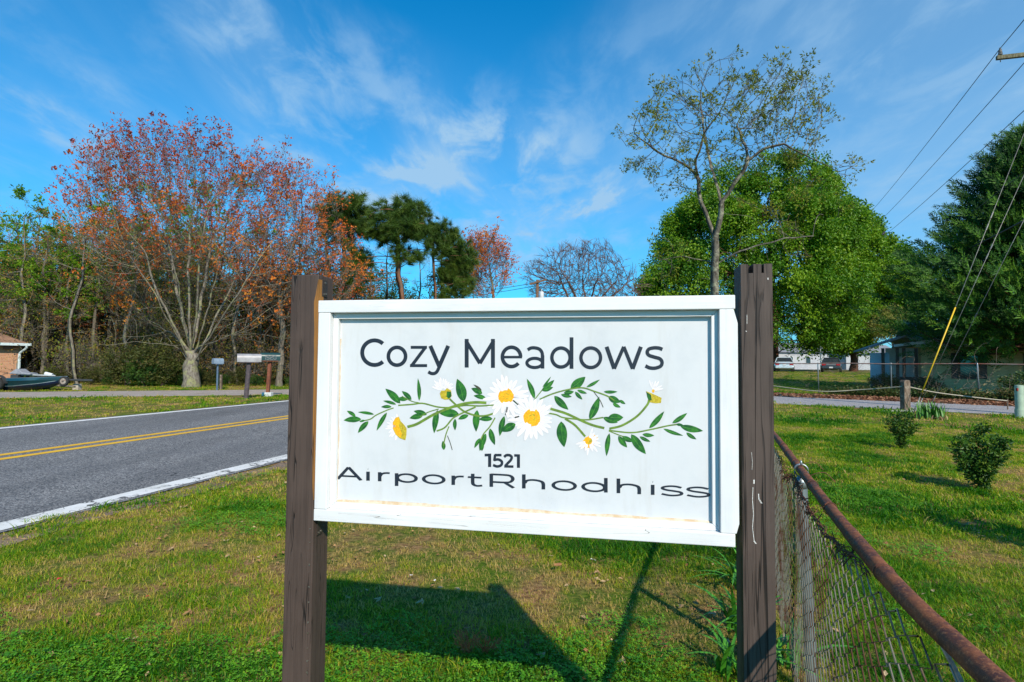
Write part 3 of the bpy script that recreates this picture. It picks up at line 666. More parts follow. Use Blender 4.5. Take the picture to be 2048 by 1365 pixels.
for z, sc, m, lst in ((z2, S2, 2, [([(665, 835), (800, 825), (905, 815), (1050, 850), (1170, 855), (1320, 835), (1450, 840), (1600, 832)], 14), ([(1165, 770), (1240, 840), (1320, 900), (1430, 935), (1520, 935), (1605, 910)], 18),
        ([(755, 1045), (850, 1015), (1000, 930), (1150, 865), (1300, 820), (1420, 805), (1525, 810)], 26), ([(290, 990), (390, 970), (450, 930), (560, 880), (620, 860)], 11), ([(880, 945), (960, 900), (1060, 870)], 10),
        ([(1040, 1085), (1120, 1050), (1200, 960), (1300, 905), (1420, 850)], 15), ([(1160, 1040), (1130, 1120), (1105, 1230)], 11), ([(1610, 955), (1560, 1040), (1500, 1110), (1470, 1170)], 12), ([(700, 745), (800, 795), (870, 810)], 9)]),
        (z2, S2, 3, [([(1145, 1130), (1172, 1200), (1192, 1270)], 7), ([(1728, 850), (1720, 905)], 18), ([(1785, 785), (1835, 828)], 13), ([(1650, 590), (1672, 640)], 9), ([(1800, 955), (1845, 942)], 14)]),
        (z3, S3, 2, [([(265, 708), (370, 662), (500, 625), (640, 605), (760, 640), (870, 680), (930, 720)], 12), ([(215, 715), (290, 620), (350, 530)], 9), ([(360, 792), (500, 835), (640, 900), (740, 940), (840, 965)], 22),
        ([(315, 828), (410, 845), (470, 870), (590, 885), (700, 890), (830, 870)], 13), ([(490, 880), (580, 940), (670, 1040)], 20), ([(885, 970), (1000, 940), (1130, 860), (1220, 760), (1240, 710)], 20),
        ([(880, 985), (1080, 1005), (1240, 980), (1400, 945), (1500, 930)], 13), ([(880, 990), (980, 1030), (1040, 1045)], 9)]),
        (z3, S3, 3, [([(745, 640), (800, 715), (830, 780)], 7)])):
    for pts, w_ in lst: stem(z, pts, w_, sc, m)
for a, b_, w_ in [((685, 815), (540, 672), 70), ((755, 778), (650, 770), 42), ((795, 780), (700, 695), 45), ((870, 790), (857, 570), 38), ((645, 825), (518, 790), 30), ((600, 848), (498, 850), 32), ((250, 940), (165, 888), 35), ((430, 922), (272, 900), 28),
        ((305, 970), (133, 980), 58), ((375, 990), (272, 1103), 50), ((555, 905), (455, 1082), 42), ((340, 980), (290, 995), 20), ((945, 925), (815, 890), 50), ((905, 935), (775, 960), 55), ((1050, 880), (1015, 1108), 60), ((1255, 915), (1070, 915), 80),
        ((1305, 800), (1240, 575), 100), ((1220, 965), (1220, 1080), 38), ((1350, 930), (1250, 970), 45), ((1435, 880), (1425, 1092), 68), ((1585, 965), (1450, 970), 50), ((1560, 1060), (1608, 1222), 55), ((1520, 1110), (1460, 1280), 60), ((1465, 1155), (1408, 1250), 35),
        ((1485, 1200), (1482, 1280), 40), ((1700, 940), (1655, 1135), 55), ((1810, 1015), (1680, 1090), 80), ((1520, 765), (1400, 740), 45), ((1485, 720), (1378, 668), 55), ((1995, 770), (1920, 575), 50), ((1110, 1270), (1100, 1180), 40)]: leaf(z2, a, b_, w_, S2)
leaf(z2, (1480, 690), (1398, 632), 22, S2, m=3)
for a, b_, w_ in [((285, 630), (395, 535), 45), ((285, 630), (385, 600), 38), ((290, 600), (365, 505), 18), ((540, 610), (672, 508), 78), ((680, 600), (800, 532), 28), ((395, 678), (520, 800), 62), ((455, 665), (550, 685), 32), ((480, 650), (570, 640), 40),
        ((580, 640), (645, 710), 32), ((600, 625), (685, 655), 28), ((835, 640), (958, 640), 28), ((875, 685), (985, 735), 60), ((915, 745), (985, 780), 32), ((975, 715), (1028, 750), 28), ((708, 888), (795, 685), 68), ((875, 868), (1010, 870), 75), ((830, 870), (960, 915), 50),
        ((455, 905), (483, 1135), 94), ((885, 1010), (860, 1215), 45), ((965, 1035), (1043, 1137), 50), ((1000, 1040), (1100, 1085), 45), ((1080, 1020), (1210, 1195), 75), ((1180, 1020), (1285, 1030), 35), ((1155, 1040), (1250, 1085), 30), ((1240, 965), (1373, 815), 48),
        ((1445, 920), (1578, 830), 42), ((1365, 970), (1543, 1032), 32), ((1515, 945), (1720, 990), 60), ((1570, 1005), (1660, 1065), 35), ((1480, 930), (1540, 935), 25)]: leaf(z3, a, b_, w_, S3)
c1 = z2((1715, 745)); c2 = z2((1970, 955))
daisy(c1, 15, 21, 43, 1); daisy(c2, 17, 23, 46, 2)
stem(z2, [(1728, 840), (1722, 880), (1712, 930)], 15, S2, 3)
disc(c1, 15.5, 15.5, 0, 4, seed=1); disc(c1, 6, 6, 0, 5, seed=3, rag=.3, n=16); disc(c1, 4.6, 4.6, 0, 4, seed=4, rag=.3, n=14)
disc(c2, 17, 18, 0, 4, seed=2); disc(c2, 6, 7, 0, 5, seed=5, rag=.3, n=16); disc(c2, 4.8, 5.6, 0, 4, seed=6, rag=.3, n=14)
F.poly(z2([(672, 945), (640, 955), (612, 1000), (612, 1060), (640, 1120), (680, 1155), (735, 1175), (745, 1130), (748, 1060), (720, 1020), (690, 990)]), 5)
F.poly(z2([(668, 950), (640, 960), (614, 1005), (614, 1055), (640, 1112), (690, 1150), (700, 1110), (672, 1040), (680, 985)]), 4)
F.poly(z2([(1085, 690), (1120, 690), (1140, 665), (1180, 690), (1188, 740), (1165, 775), (1120, 780), (1085, 765), (1070, 720)]), 5)
F.poly(z2([(1140, 700), (1180, 700), (1184, 745), (1160, 772), (1135, 750)]), 0); disc(z2((1098, 705)), 3.6, 3.2, 0, 4, seed=8, n=14)
disc(z3((708, 1085)), 17, 11.5, -.65, 4, seed=7, rag=.1); disc(z3((722, 1075)), 8, 2.6, -.75, 5, seed=9, n=14, rag=.2)
F.poly(z3([(1210, 635), (1262, 655), (1350, 695), (1345, 740), (1300, 745), (1240, 735), (1225, 690)]), 5); F.poly(z3([(1212, 640), (1255, 668), (1262, 715), (1238, 722), (1222, 690)]), 0)
disc(z3((1275, 635)), 2.6, 3.4, 0, 4, seed=10, n=12)
F.mb.build('daisy_print', pm, pn)

# --- posts
def post_top(b, x0, x1, y0, y1, z0, z1): b.box(x0, x1, y0, y1, z0, z1)
b = MB(); b.box(-1.289, -1.1975, .002, .092, -.3, 1.667)
lp = b.build('post', m_post, sign, bevel=.003); lp['label'] = 'left brown post with worn edge'
# the right post's top is split and rotted: two slots in the top end
b = MB(); x0, x1, yb, yf = .0125, .0905, .089, .001; zt = 1.668
b.box(x0, x1, yf, yb, -.3, zt-.024)
xs_ = [x0, x0+.019, x0+.030, x0+.0505, x0+.0575, x1]
prof = [(x0, yb), (x1, yb), (x1, yf), (x0+.0575, yf), (x0+.056, yf+.013), (x0+.053, yf+.015), (x0+.0512, yf), (x0+.031, yf), (x0+.029, yf+.022), (x0+.023, yf+.026), (x0+.0185, yf), (x0, yf)]
b.prism([(q[0], q[1]) for q in prof[::-1]], zt-.0239, zt, axis='z')
rp = b.build('post', m_postr, sign, recalc=True); rp['label'] = 'right brown post with split top and long cracks'
b = MB(); b.box(x0+.017, x0+.0315, yf-.0004, yf+.03, zt-.052, zt-.044); 
# white drips on the right post
m_drip = basic('white_paint_drip', (.75, .74, .72), (.5, .48, .45), 200, .5)
def sp(px, py, back): q = on_sign(px, py, back); return q
d = MB()
for pts, ww in (([(1503, 905), (1505, 925), (1504, 940)], .0006), ([(1508, 960), (1508, 968)], .0026), ([(1506, 975), (1505, 1000), (1507, 1030), (1505, 1055), (1508, 1080), (1510, 1084)], .0011), ([(1508, 1082), (1512, 1088)], .0030), ([(1517, 988), (1518, 1000), (1523, 1006)], .0017), ([(1519, 1000), (1523, 1007)], .0032), ([(1494, 630), (1494, 648)], .0009), ([(1492, 662), (1493, 664)], .002), ([(1536, 556), (1536, 560)], .002)):
    v = np.array([sp(x, y, .0004) for x, y in pts]); L_ = len(v); o = np.array([ww*.6, 0, 0]); v[:, 1] = .0004
    d = MB(); d.add(np.vstack([v-o, v+o]), [(i, i+1, i+1+L_, i+L_) for i in range(L_-1)]); d.build('paint_drip', m_drip, rp)
# bare strip of split wood between the left post and the frame
b = MB(); zs = np.linspace(.99, 1.652, 40); wdt = np.interp(zs, [.99, 1.03, 1.2, 1.5, 1.585, 1.60, 1.652], [.001, .005, .008, .010, .013, .009, .0005])*(1+.25*(fbm(zs*30, zs*0, 9)-.5))
xo = -1.1975; b.add(np.vstack([np.stack([xo-wdt, zs*0+.0012, zs], 1), np.stack([xo+.002+0*zs, zs*0-.0006, zs], 1), np.stack([xo+.002+0*zs, zs*0+.03, zs], 1)]), [(i, i+40, i+41, i+1) for i in range(39)]+[(i+40, i+80, i+81, i+41) for i in range(39)])
b.build('bare_wood_strip', m_bare, sign)
# painted-over hinge plate on the left post's inner face, above and below the frame
for zc, nm in ((1.628, 0), (.905, 1)):
    b = MB(); b.box(-1.1973, -1.1945, .020, .052, zc-.026, zc+.026); pl = b.build('bracket', m_metal_dark, sign, bevel=.0006)
    for yy, zz_ in ((.036, zc+.017), (.030, zc-.019), (.042, zc-.017)):
        b = MB(); b.tube([(-1.1944, yy, zz_), (-1.1925, yy, zz_)], .0033, 10); b.build('screw', m_screw, pl)
# nail staples and knots along the left post's front arris
for zc in (.905, .865, .80, .735, .69, .632, .60, .556, .52, .487): b = MB(); b.tube([(-1.2065, .0016, zc), (-1.2065, .0006, zc)], .0026*rng.uniform(.7, 1.3), 8); b.build('nail_head', m_screw, lp)

# ------------------------------------------------------------------ near chain-link fence
m_rust = rustmat('rusty_pipe')
m_rustw = basic('rusty_wire', (.17, .060, .035), (.09, .04, .028), 50, .7, .3)
m_galv = basic('galvanised_pipe', (.20, .245, .27), (.34, .38, .40), 18, .42, .65, bump=.2, bdist=.0006, stretch=(1, 1, .12))
m_wire = basic('fence_wire', (.30, .26, .21), (.16, .075, .045), 5, .5, .6, lo=.42, hi=.6)
fence = empty('chain_link_fence', G(1626, 1392), 0, 'low chain-link fence with rusty top rail right of the sign', 'fence')
fence.location = (0, 0, 0)
RZ = .958
rp_ = [G(x, y, RZ) for x, y in ((1480, 772), (1521, 833), (1558, 882), (1608, 949), (1667, 1026), (1758, 1135), (1848, 1231), (1978, 1352))]
dv = rp_[-1]-rp_[-2]; rp_.append(rp_[-1]+dv/np.linalg.norm(dv)*1.4)
rail_pts = catmull(np.array(rp_), 10)
b = MB(); b.tube(rail_pts[:46], .0172, 20); b.tube(rail_pts[44:], .0188, 20); rail = b.build('top_rail', m_rust, fence, smooth=True); smooth_by_angle(rail, 50)
# welds and wire ties round the rail
seg = np.linalg.norm(np.diff(rail_pts, axis=0), axis=1); cum = np.concatenate([[0], np.cumsum(seg)]); Ltot = cum[-1]
def rail_at(s): return np.array([np.interp(s, cum, rail_pts[:, k]) for k in range(3)])
def s_of(px, py):
    q = G(px, py, RZ); return cum[np.argmin(np.linalg.norm(rail_pts-q, axis=1))]
def rail_dir(s): q = rail_at(s+.02)-rail_at(s-.02); return q/np.linalg.norm(q)
def ringtie(mb, s, rr, wr, tilt=0., turns=1.15, gap=0):
    c_ = rail_at(s); t = rail_dir(s); u_ = np.cross(t, [0, 0, 1]); u_ /= np.linalg.norm(u_); th = np.linspace(0, 2*pi*turns, 26)
    pts = c_+rr*(np.cos(th)[:, None]*np.array([0, 0, 1])+np.sin(th)[:, None]*u_)+t*(tilt*np.sin(th)+.006*th/6.28)[:, None]; mb.tube(pts, wr, 6); return pts
for (x, y) in ((1565, 892), (1578, 910), (1592, 928), (1622, 968), (1660, 1018), (1770, 1150)): b = MB(); ringtie(b, s_of(x, y), .0195, .0014, rng.uniform(-.008, .008)); b.build('wire_tie', m_rustw, fence)
for s0 in (s_of(1620, 966), s_of(1600, 938)):
    b = MB(); c_ = rail_at(s0)+np.array([0, 0, .022]); b.tube(catmull([c_, c_+[.02, -.01, .012], c_+[.05, -.02, .016], c_+[.075, -.035, -.012]]), .0014, 6); b.build('wire_tail', m_rustw, fence)
# galvanised line post with its loop cap
b = MB(); pb = G(1629, 1392); st_ = s_of(1599, 941); pt_ = rail_at(st_)-np.array([0, 0, .022]); pb[2] = -.2; pb2 = pb+(pb-pt_)*.0
b.tube([pb, pt_-np.array([0, 0, .02])], .0225, 20); fp = b.build('post', m_galv, fence, smooth=True); smooth_by_angle(fp, 50)
b = MB(); b.tube([pt_-np.array([0, 0, .05]), pt_-np.array([0, 0, .018]), pt_-np.array([0, 0, .004])], [.0255, .0255, .014], 20)
t_ = rail_dir(st_); u_ = np.cross(t_, [0, 0, 1]); th = np.linspace(0, 2*pi, 25); c_ = rail_at(st_)
b.tube(c_+.0265*(np.cos(th)[:, None]*np.array([0, 0, 1])+np.sin(th)[:, None]*u_), .0036, 8); b.tube([c_+[0, 0, .024], c_+[0, 0, .036], c_+[0, 0, .044]], [.006, .005, .001], 8)
b.build('post_cap', m_galv, fp, smooth=True)
# second post by the far end (behind the sign) and one past the near end
for sx in (.02, Ltot-.35):
    b = MB(); q = rail_at(sx); b.tube([(q[0], q[1], -.2), (q[0], q[1], q[2]-.03)], .0225, 16); b.build('post', m_galv, fence, smooth=True)
# woven wire: each strand a tall zigzag hooked round its neighbours
def weave(mb, line, L, top, w_=.05, r=.0014, zb=.015, off=0., sides=4, jit=.0):
    n_ = int(L/w_)
    for i in range(n_):
        s0 = i*w_; q = line(s0); zt_ = top(s0); kk = int((zt_-zb)/(w_*.5)); ks = np.arange(kk+1); z_ = zt_-(kk-ks)*w_*.5+rng.uniform(-.003, .003)
        sg = np.where((ks-kk+i) % 2 == 0, 1, -1)*w_*.53
        pts = []
        for j in range(kk+1):
            p_ = line(s0+sg[j]); bul = .012*fbm(np.array([s0*2.]), np.array([z_[j]*3]), 5)[0]
            pts.append([p_[0]+p_[3]*(off+bul+.0022*(1 if sg[j] > 0 else -1)), p_[1]+p_[4]*(off+bul), z_[j]+rng.normal(0, jit)])
        if len(pts) > 1: mb.tube(pts, r, sides, cap=False)
def near_line(s):
    q = rail_at(np.clip(s, 0, Ltot)); t = rail_dir(np.clip(s, .03, Ltot-.03)); return (q[0], q[1], 0, -t[1]*-1 if False else t[1]*(1 if False else 1)*(1 if t[1] < 0 else -1)*1.0, t[0]*(1 if t[1] > 0 else -1))
sp0, sp1 = st_, s_of(1978, 1352)
def near_top(s):
    if s < sp0: return RZ-.03-.06*sm(1-abs(s-sp0+.35)/.4)
    u = s-sp0; return RZ-.042+.026*sm((u-.75)/.5)-.020*sin(min(1., u/1.0)*pi)-.008*sm(u/.25)*sm((1.3-u)/.4)+.004*sin(u*23)
b = MB(); weave(b, near_line, Ltot-.1, near_top, .050, .0022, off=.022, jit=.0012)
# knuckles and twisted rusty tails along the top of the mesh
tag(b.build('wire_mesh', m_wire, fence, smooth=True), 'sagging woven diamond wire mesh', None, None, 'stuff')
b = MB()
for k in range(4):
    ss = np.linspace(sp0-.15, sp0+1.25, 90); pts = []
    for j, s in enumerate(ss):
        q = near_line(s); ph = j*.55+k*1.6; pts.append([q[0]+q[3]*(.026+.006*cos(ph)), q[1]+q[4]*(.026+.006*cos(ph)), near_top(s)+.005*sin(ph)+.004*rng.normal()*.5+.004])
    b.tube(pts, .0014, 5)
for k in range(60):
    s = rng.uniform(sp0-.6, sp0+1.1); q = near_line(s); z0 = near_top(s); o = np.array([q[0]+q[3]*.026, q[1]+q[4]*.026, z0]); t = rail_dir(s); e = rng.normal(0, 1, (4, 3))*np.array([.012, .012, .012])
    pts = o+np.array([[0, 0, 0], *[(t*(.014*(j+1))*(1 if k % 2 else -1)+np.array([0, 0, .008*sin(j*1.7)])+e[j]) for j in range(4)]]); b.tube(catmull(pts, 5), .0012, 5)
b.build('twisted_wire', m_rustw, fence)
# weathered rope-like strand hanging under the near end of the rail
b = MB(); q0 = P(1795, 1190, 1.16); q1 = P(1850, 1235, 1.06); q2 = P(1905, 1330, .93); q3 = P(1950, 1420, .84); b.tube(catmull([q0, q1, q2, q3]), .004, 8)
b.build('loose_strand', basic('pale_weathered_wire', (.45, .38, .30), (.3, .22, .16), 60, .8), fence)
# ------------------------------------------------------------------ trees
def colonize(att, start, step, kill, infl, iters=120, bias=(0, 0, .08), jit=.12, maxn=9000, seed=0):
    """branches grown towards a cloud of points: start = list of polylines (first one is the trunk)"""
    r = np.random.default_rng(seed); P_ = []; par = []
    def add(p, q): P_.append(np.asarray(p, float)); par.append(q); return len(P_)-1
    for li, line in enumerate(start):
        line = np.asarray(line, float)
        if li == 0: prev = add(line[0], -1)
        else:
            d = [np.linalg.norm(line[0]-q) for q in P_]; prev = int(np.argmin(d))
            if d[prev] > .05: prev = add(line[0], prev)
        for a, b_ in zip(line[:-1], line[1:]):
            n_ = max(1, int(round(np.linalg.norm(b_-a)/step)))
            for k in range(1, n_+1): prev = add(a+(b_-a)*k/n_+r.normal(0, .17*step, 3)*(k < n_ or True), prev)
    att = np.asarray(att, float); alive = np.ones(len(att), bool); nd = np.full(len(att), 1e9); ni = np.zeros(len(att), int)
    def upd(new):
        ids = np.where(alive)[0]
        if not len(ids): return
        Q = np.array([P_[q] for q in new]); D = np.linalg.norm(att[ids, None]-Q[None], axis=2); j = D.argmin(1); dm = D[np.arange(len(ids)), j]; k = dm < nd[ids]
        nd[ids[k]] = dm[k]; ni[ids[k]] = np.array(new)[j[k]]
    upd(list(range(len(P_)))); nch = {}
    bias = np.array(bias)
    for it in range(iters):
        act = alive & (nd < infl)
        if not act.any() or len(P_) > maxn: break
        ids = np.where(act)[0]; u, inv = np.unique(ni[ids], return_inverse=True); base_ = np.array([P_[q] for q in u]); v = att[ids]-base_[inv]; v /= np.linalg.norm(v, axis=1)[:, None]+1e-9
        S = np.zeros((len(u), 3)); np.add.at(S, inv, v); S /= np.linalg.norm(S, axis=1)[:, None]+1e-9; S += bias+r.normal(0, jit, S.shape); S /= np.linalg.norm(S, axis=1)[:, None]+1e-9
        perm = r.permutation(len(ids)); sel = np.zeros(len(u), int); sel[inv[perm]] = perm; pick = v[sel]+r.normal(0, .08, (len(u), 3)); new = []
        for q, b0, d, dp in zip(u, base_, S, pick):
            if nch.get(q, 0) >= 7:
                alive[ids[ni[ids] == q]] &= r.uniform(size=(ni[ids] == q).sum()) > .1; continue
            if nch.get(q, 0) > 0: d = dp/np.linalg.norm(dp)
            nch[q] = nch.get(q, 0)+1; new.append(add(b0+d*step, int(q)))
        if new: upd(new)
        alive &= ~(nd < kill)
    return np.array(P_), np.array(par)
def radii(par, tip, p=2.3, base=None, gam=1.35):
    n = len(par); r = np.zeros(n); has = np.zeros(n, bool); has[par[par >= 0]] = True; r[~has] = tip**p
    for i in range(n-1, 0, -1):
        if par[i] >= 0: r[par[i]] += r[i]
    r = r**(1/p)
    if base: r = tip+((r-tip)/(r[0]-tip))**gam*(base-tip)
    return r
def skeleton_mesh(P_, par, r, flare=1.35):
    n = len(P_); ch = [[] for _ in range(n)]
    for i in range(1, n):
        if par[i] >= 0: ch[par[i]].append(i)
    mb = MB(); main = MB(); stack = [(0, -1)]; r = r.copy()
    while stack:
        i, pr = stack.pop(); idx = ([pr] if pr >= 0 else [])+[i]
        while ch[i]:
            c = sorted(ch[i], key=lambda q: -r[q])
            for q in c[1:]: stack.append((q, i))
            i = c[0]; idx.append(i)
        if len(idx) < 2: continue
        rr = r[idx].copy()
        if pr >= 0: rr[0] = min(rr[0], rr[1]*1.25)
        else:
            z = P_[idx][:, 2]-P_[idx[0], 2]; rr = rr*(1+(flare-1)*np.exp(-z/.45))
        m = rr.max(); sides = 12 if m > .12 else 8 if m > .05 else 5 if m > .02 else 3
        pts = P_[idx]
        if len(pts) > 3: q = pts.copy(); q[1:-1] = .5*pts[1:-1]+.25*(pts[:-2]+pts[2:]); pts = q
        (main if pr < 0 else mb).tube(pts, rr, sides, cap=False)
    return main, mb
def tips_of(P_, par, r, rmax):
    """points along the thin twigs, with their directions"""
    i = np.where((r < rmax) & (par >= 0))[0]; d = P_[i]-P_[par[i]]; L = np.linalg.norm(d, axis=1); k = L > 1e-4; return P_[i][k], d[k]/L[k][:, None]
def env_pts(poly_px, Y, n, depth=.9, shell=0., yc=0):
    """points filling a crown whose outline, seen at distance Y, is the given polygon; as deep as it is wide"""
    q = np.array([P(x, y, Y) for x, y in poly_px])[:, [0, 2]]; lo, hi = q.min(0), q.max(0); out_ = []
    zs_ = np.linspace(lo[1], hi[1], 60); ext = []
    for z in zs_:
        xs_ = np.linspace(lo[0], hi[0], 120); k = in_poly(xs_, np.full(120, z), q); ext.append((xs_[k].min(), xs_[k].max()) if k.any() else (np.nan, np.nan))
    ext = np.array(ext)
    while sum(map(len, out_)) < n:
        x = rng.uniform(lo[0], hi[0], n*2); z = rng.uniform(lo[1], hi[1], n*2); k = in_poly(x, z, q); x, z = x[k], z[k]
        a = np.interp(z, zs_, ext[:, 0]); b_ = np.interp(z, zs_, ext[:, 1]); t = np.clip((x-(a+b_)/2)/np.maximum((b_-a)/2, .01), -1, 1)
        hw = (b_-a)/2*np.sqrt(1-t*t)*depth; v = rng.uniform(-1, 1, len(x))
        if shell: rad = np.sqrt(t*t+(1-t*t)*v*v); k = rng.uniform(size=len(x)) < (1-shell)+shell*rad**2; x, z, hw, v = x[k], z[k], hw[k], v[k]
        out_.append(np.stack([x, Y+yc+hw*v, z], 1))
    return np.vstack(out_)[:n]
def barkmat(name, a, b_, c, scale=7):
    m, nt, p, o = newmat(name); k = NT(nt); v = k.coord('Object'); vs_ = k.coord('Object', (1, 1, .22)); g = k.noise(vs_, scale*3, 6, .7, .5); bl = k.noise(v, scale*.5, 5, .65)
    col = k.mix(k.rng(g, .38, .62), a, b_); col = k.mix(k.math('MULTIPLY', k.rng(bl, .50, .62), .8), col, c); k.l(col, p.inputs['Base Color']); p.inputs['Roughness'].default_value = .9
    p.inputs['Specular IOR Level'].default_value = .15; k.l(k.bump(g, .8, .02), p.inputs['Normal']); return m
bk_maple = barkmat('lichened_maple_bark', (.10, .082, .066), (.24, .215, .175), (.27, .27, .13), 5)
bk_grey = barkmat('grey_brown_bark', (.085, .068, .052), (.20, .17, .135), (.15, .15, .08), 6)
bk_lich = barkmat('dark_lichened_bark', (.060, .050, .040), (.15, .135, .11), (.30, .29, .20), 7)
bk_dark = barkmat('dark_bark', (.045, .035, .028), (.10, .08, .06), (.10, .095, .055), 6)
bk_pine = barkmat('reddish_pine_bark', (.13, .060, .035), (.25, .125, .075), (.12, .09, .07), 5)
bk_red = barkmat('reddish_brown_bark', (.085, .035, .022), (.15, .065, .04), (.07, .045, .03), 5)
bk_oak = barkmat('bare_oak_twig_bark', (.10, .065, .06), (.18, .12, .10), (.15, .08, .06), 5)
lf_red = leafmat('red_maple_buds', [(.24, .040, .034), (.42, .075, .026), (.58, .135, .016), (.56, .22, .025)], .25)
lf_spring = leafmat('fresh_spring_leaves', [(.08, .20, .008), (.16, .33, .012), (.28, .43, .02)], .5)
lf_olive = leafmat('olive_young_leaves', [(.09, .115, .008), (.16, .185, .012), (.28, .28, .025)], .4)
lf_dense = leafmat('dense_green_leaves', [(.030, .10, .004), (.070, .19, .006), (.14, .28, .010), (.24, .38, .015)], .4, .45, .35)
lf_under = leafmat('dark_evergreen_leaves', [(.016, .055, .008), (.040, .095, .012), (.09, .15, .016)], .2)
lf_pine = leafmat('pine_needles', [(.018, .050, .008), (.045, .095, .010), (.10, .15, .018)], .15)
lf_cedar = leafmat('cedar_sprays', [(.007, .034, .008), (.022, .080, .010), (.070, .18, .012), (.16, .27, .02)], .15)
lf_brown = leafmat('dull_brown_twigs', [(.36, .13, .035), (.42, .22, .06), (.34, .34, .05)], .3)
lf_dead = leafmat('dry_brown_leaves', [(.20, .08, .03), (.30, .14, .05)], .3)
lf_holly = leafmat('glossy_shrub_leaves', [(.006, .028, .004), (.016, .060, .006), (.045, .11, .008), (.12, .18, .014)], .15, .5, .3)
lf_purple = leafmat('crimson_leaves', [(.11, .006, .018), (.22, .012, .030), (.30, .03, .03)], .3)
lf_strap = leafmat('strap_leaves', [(.02, .12, .008), (.045, .19, .012), (.10, .27, .02)], .35, .35, .5)

def leafquad(t, c, d, n_, L, W, m=0):
    d = d/np.linalg.norm(d); s = np.cross(d, n_); s /= np.linalg.norm(s)+1e-9; up = np.cross(s, d)
    t.add([c, c+d*L*.45+s*W*.5+up*W*.12, c+d*L, c+d*L*.45-s*W*.5+up*W*.12], [(0, 1, 2, 3)], m)
def T_leaves(n, R_, L, W, seed, zsq=1., out_=.5, up=0.):
    r = np.random.default_rng(seed); t = MB()
    for _ in range(n):
        v = r.normal(size=3); v /= np.linalg.norm(v); c = v*R_*r.uniform(.1, 1)**.5*np.array([1, 1, zsq]); d = v*out_+r.normal(0, .6, 3)+np.array([0, 0, up]); leafquad(t, c, d, r.normal(size=3), L*r.uniform(.6, 1.2), W*r.uniform(.7, 1.2))
    return t
def T_spray(n, L, seed, bud=(.05, .035), nb=3, m_t=0, m_b=1, tw=.006, open_=.55, per=4):
    """a little branchlet growing along +Z: side twigs carrying buds or small leaves"""
    r = np.random.default_rng(seed); t = MB(); main = np.array([[0, 0, 0], [r.normal(0, .05)*L, r.normal(0, .05)*L, L*.5], [r.normal(0, .1)*L, r.normal(0, .1)*L, L]]); t.tube(main, [tw, tw*.7, tw*.3], 3, m_t, cap=False)
    ends = [(main[2], main[2]-main[1])]
    for k in range(n):
        f = r.uniform(.15, .9); a = r.uniform(0, 2*pi); b0 = main[0]*(1-f)+main[2]*f; d = np.array([cos(a)*open_, sin(a)*open_, 1.])*L*r.uniform(.3, .6); t.tube([b0, b0+d*.5+r.normal(0, .02, 3)*L, b0+d], [tw*.6, tw*.45, tw*.2], 3, m_t, cap=False); ends.append((b0+d, d))
        if nb > 2: ends.append((b0+d*.55, d))
    for c, d in ends:
        for _ in range(per): leafquad(t, c+r.normal(0, .035, 3)*L, d/np.linalg.norm(d)+r.normal(0, .8, 3), r.normal(size=3), bud[0]*r.uniform(.6, 1.3), bud[1]*r.uniform(.6, 1.3), m_b)
    return t
def T_needles(n, L, W, seed, up=.5):
    r = np.random.default_rng(seed); t = MB()
    for _ in range(n):
        v = r.normal(size=3); v[2] = abs(v[2])*up+v[2]*.3; v /= np.linalg.norm(v); s = np.cross(v, r.normal(size=3)); s /= np.linalg.norm(s); l = L*r.uniform(.6, 1.1); c = r.normal(0, .12, 3)*L; t.add([c-s*W, c+s*W, c+v*l], [(0, 1, 2)])
    return t
def T_cedar(seed, L=.5):
    r = np.random.default_rng(seed); t = MB()
    for k in range(16):
        f = k/16; side = 1 if k % 2 else -1; c = np.array([0, 0, L*f]); d = np.array([side*.55, r.normal(0, .18), .9]); l = L*.42*(1-f*.55)
        for q in range(2): leafquad(t, c+d*l*q*.38, d+r.normal(0, .22, 3), np.array([0, 1, .2])+r.normal(0, .3, 3), l*.62, l*.17)
    leafquad(t, np.array([0, 0, L*.8]), np.array([0, 0, 1.]), np.array([0, 1, 0]), L*.3, L*.06); return t

def finish(root, P_, par, r, bark, tmpl, mats, rmax, size, per=1, keep=1., upb=.3, jit=.25, tint=None, extra=None, rmin_mesh=0, name='crown', spread=0.):
    sk, sb_ = skeleton_mesh(P_, par, r); sk.build('trunk', bark, root, smooth=True)
    if sb_.n: tag(sb_.build('branches', bark, root, smooth=True), kind='stuff')
    p, d = tips_of(P_, par, r, rmax); k = rng.uniform(size=len(p)) < (keep(p) if callable(keep) else keep); p, d = p[k], d[k]
    if per > 1: p = np.repeat(p, per, 0); d = np.repeat(d, per, 0)
    d = d+rng.normal(0, jit, d.shape)+np.array([0, 0, upb]); p = p+rng.normal(0, spread, p.shape) if spread else p
    if extra is not None: p = np.vstack([p, extra[0]]); d = np.vstack([d, extra[1]])
    n = len(p); tn = np.clip((tint(p) if tint else .5)+rng.normal(0, .18, n), 0, 1)
    if n: tag(scatter(name, tmpl, p, rot_to(d), size*rng.uniform(.7, 1.25, n), tn, mats, root), kind='stuff')
    return root
def root_at(name, base, label, cat='tree', group=None): return empty(name, tuple(base), 0, label, cat, group)
def rel(line, base): return np.asarray(line, float)-base
GB = lambda px, Y: np.array([P(px, 700, Y)[0], Y, float(zg(P(px, 700, Y)[0], Y))])      # a point on the ground at distance Y under picture column px

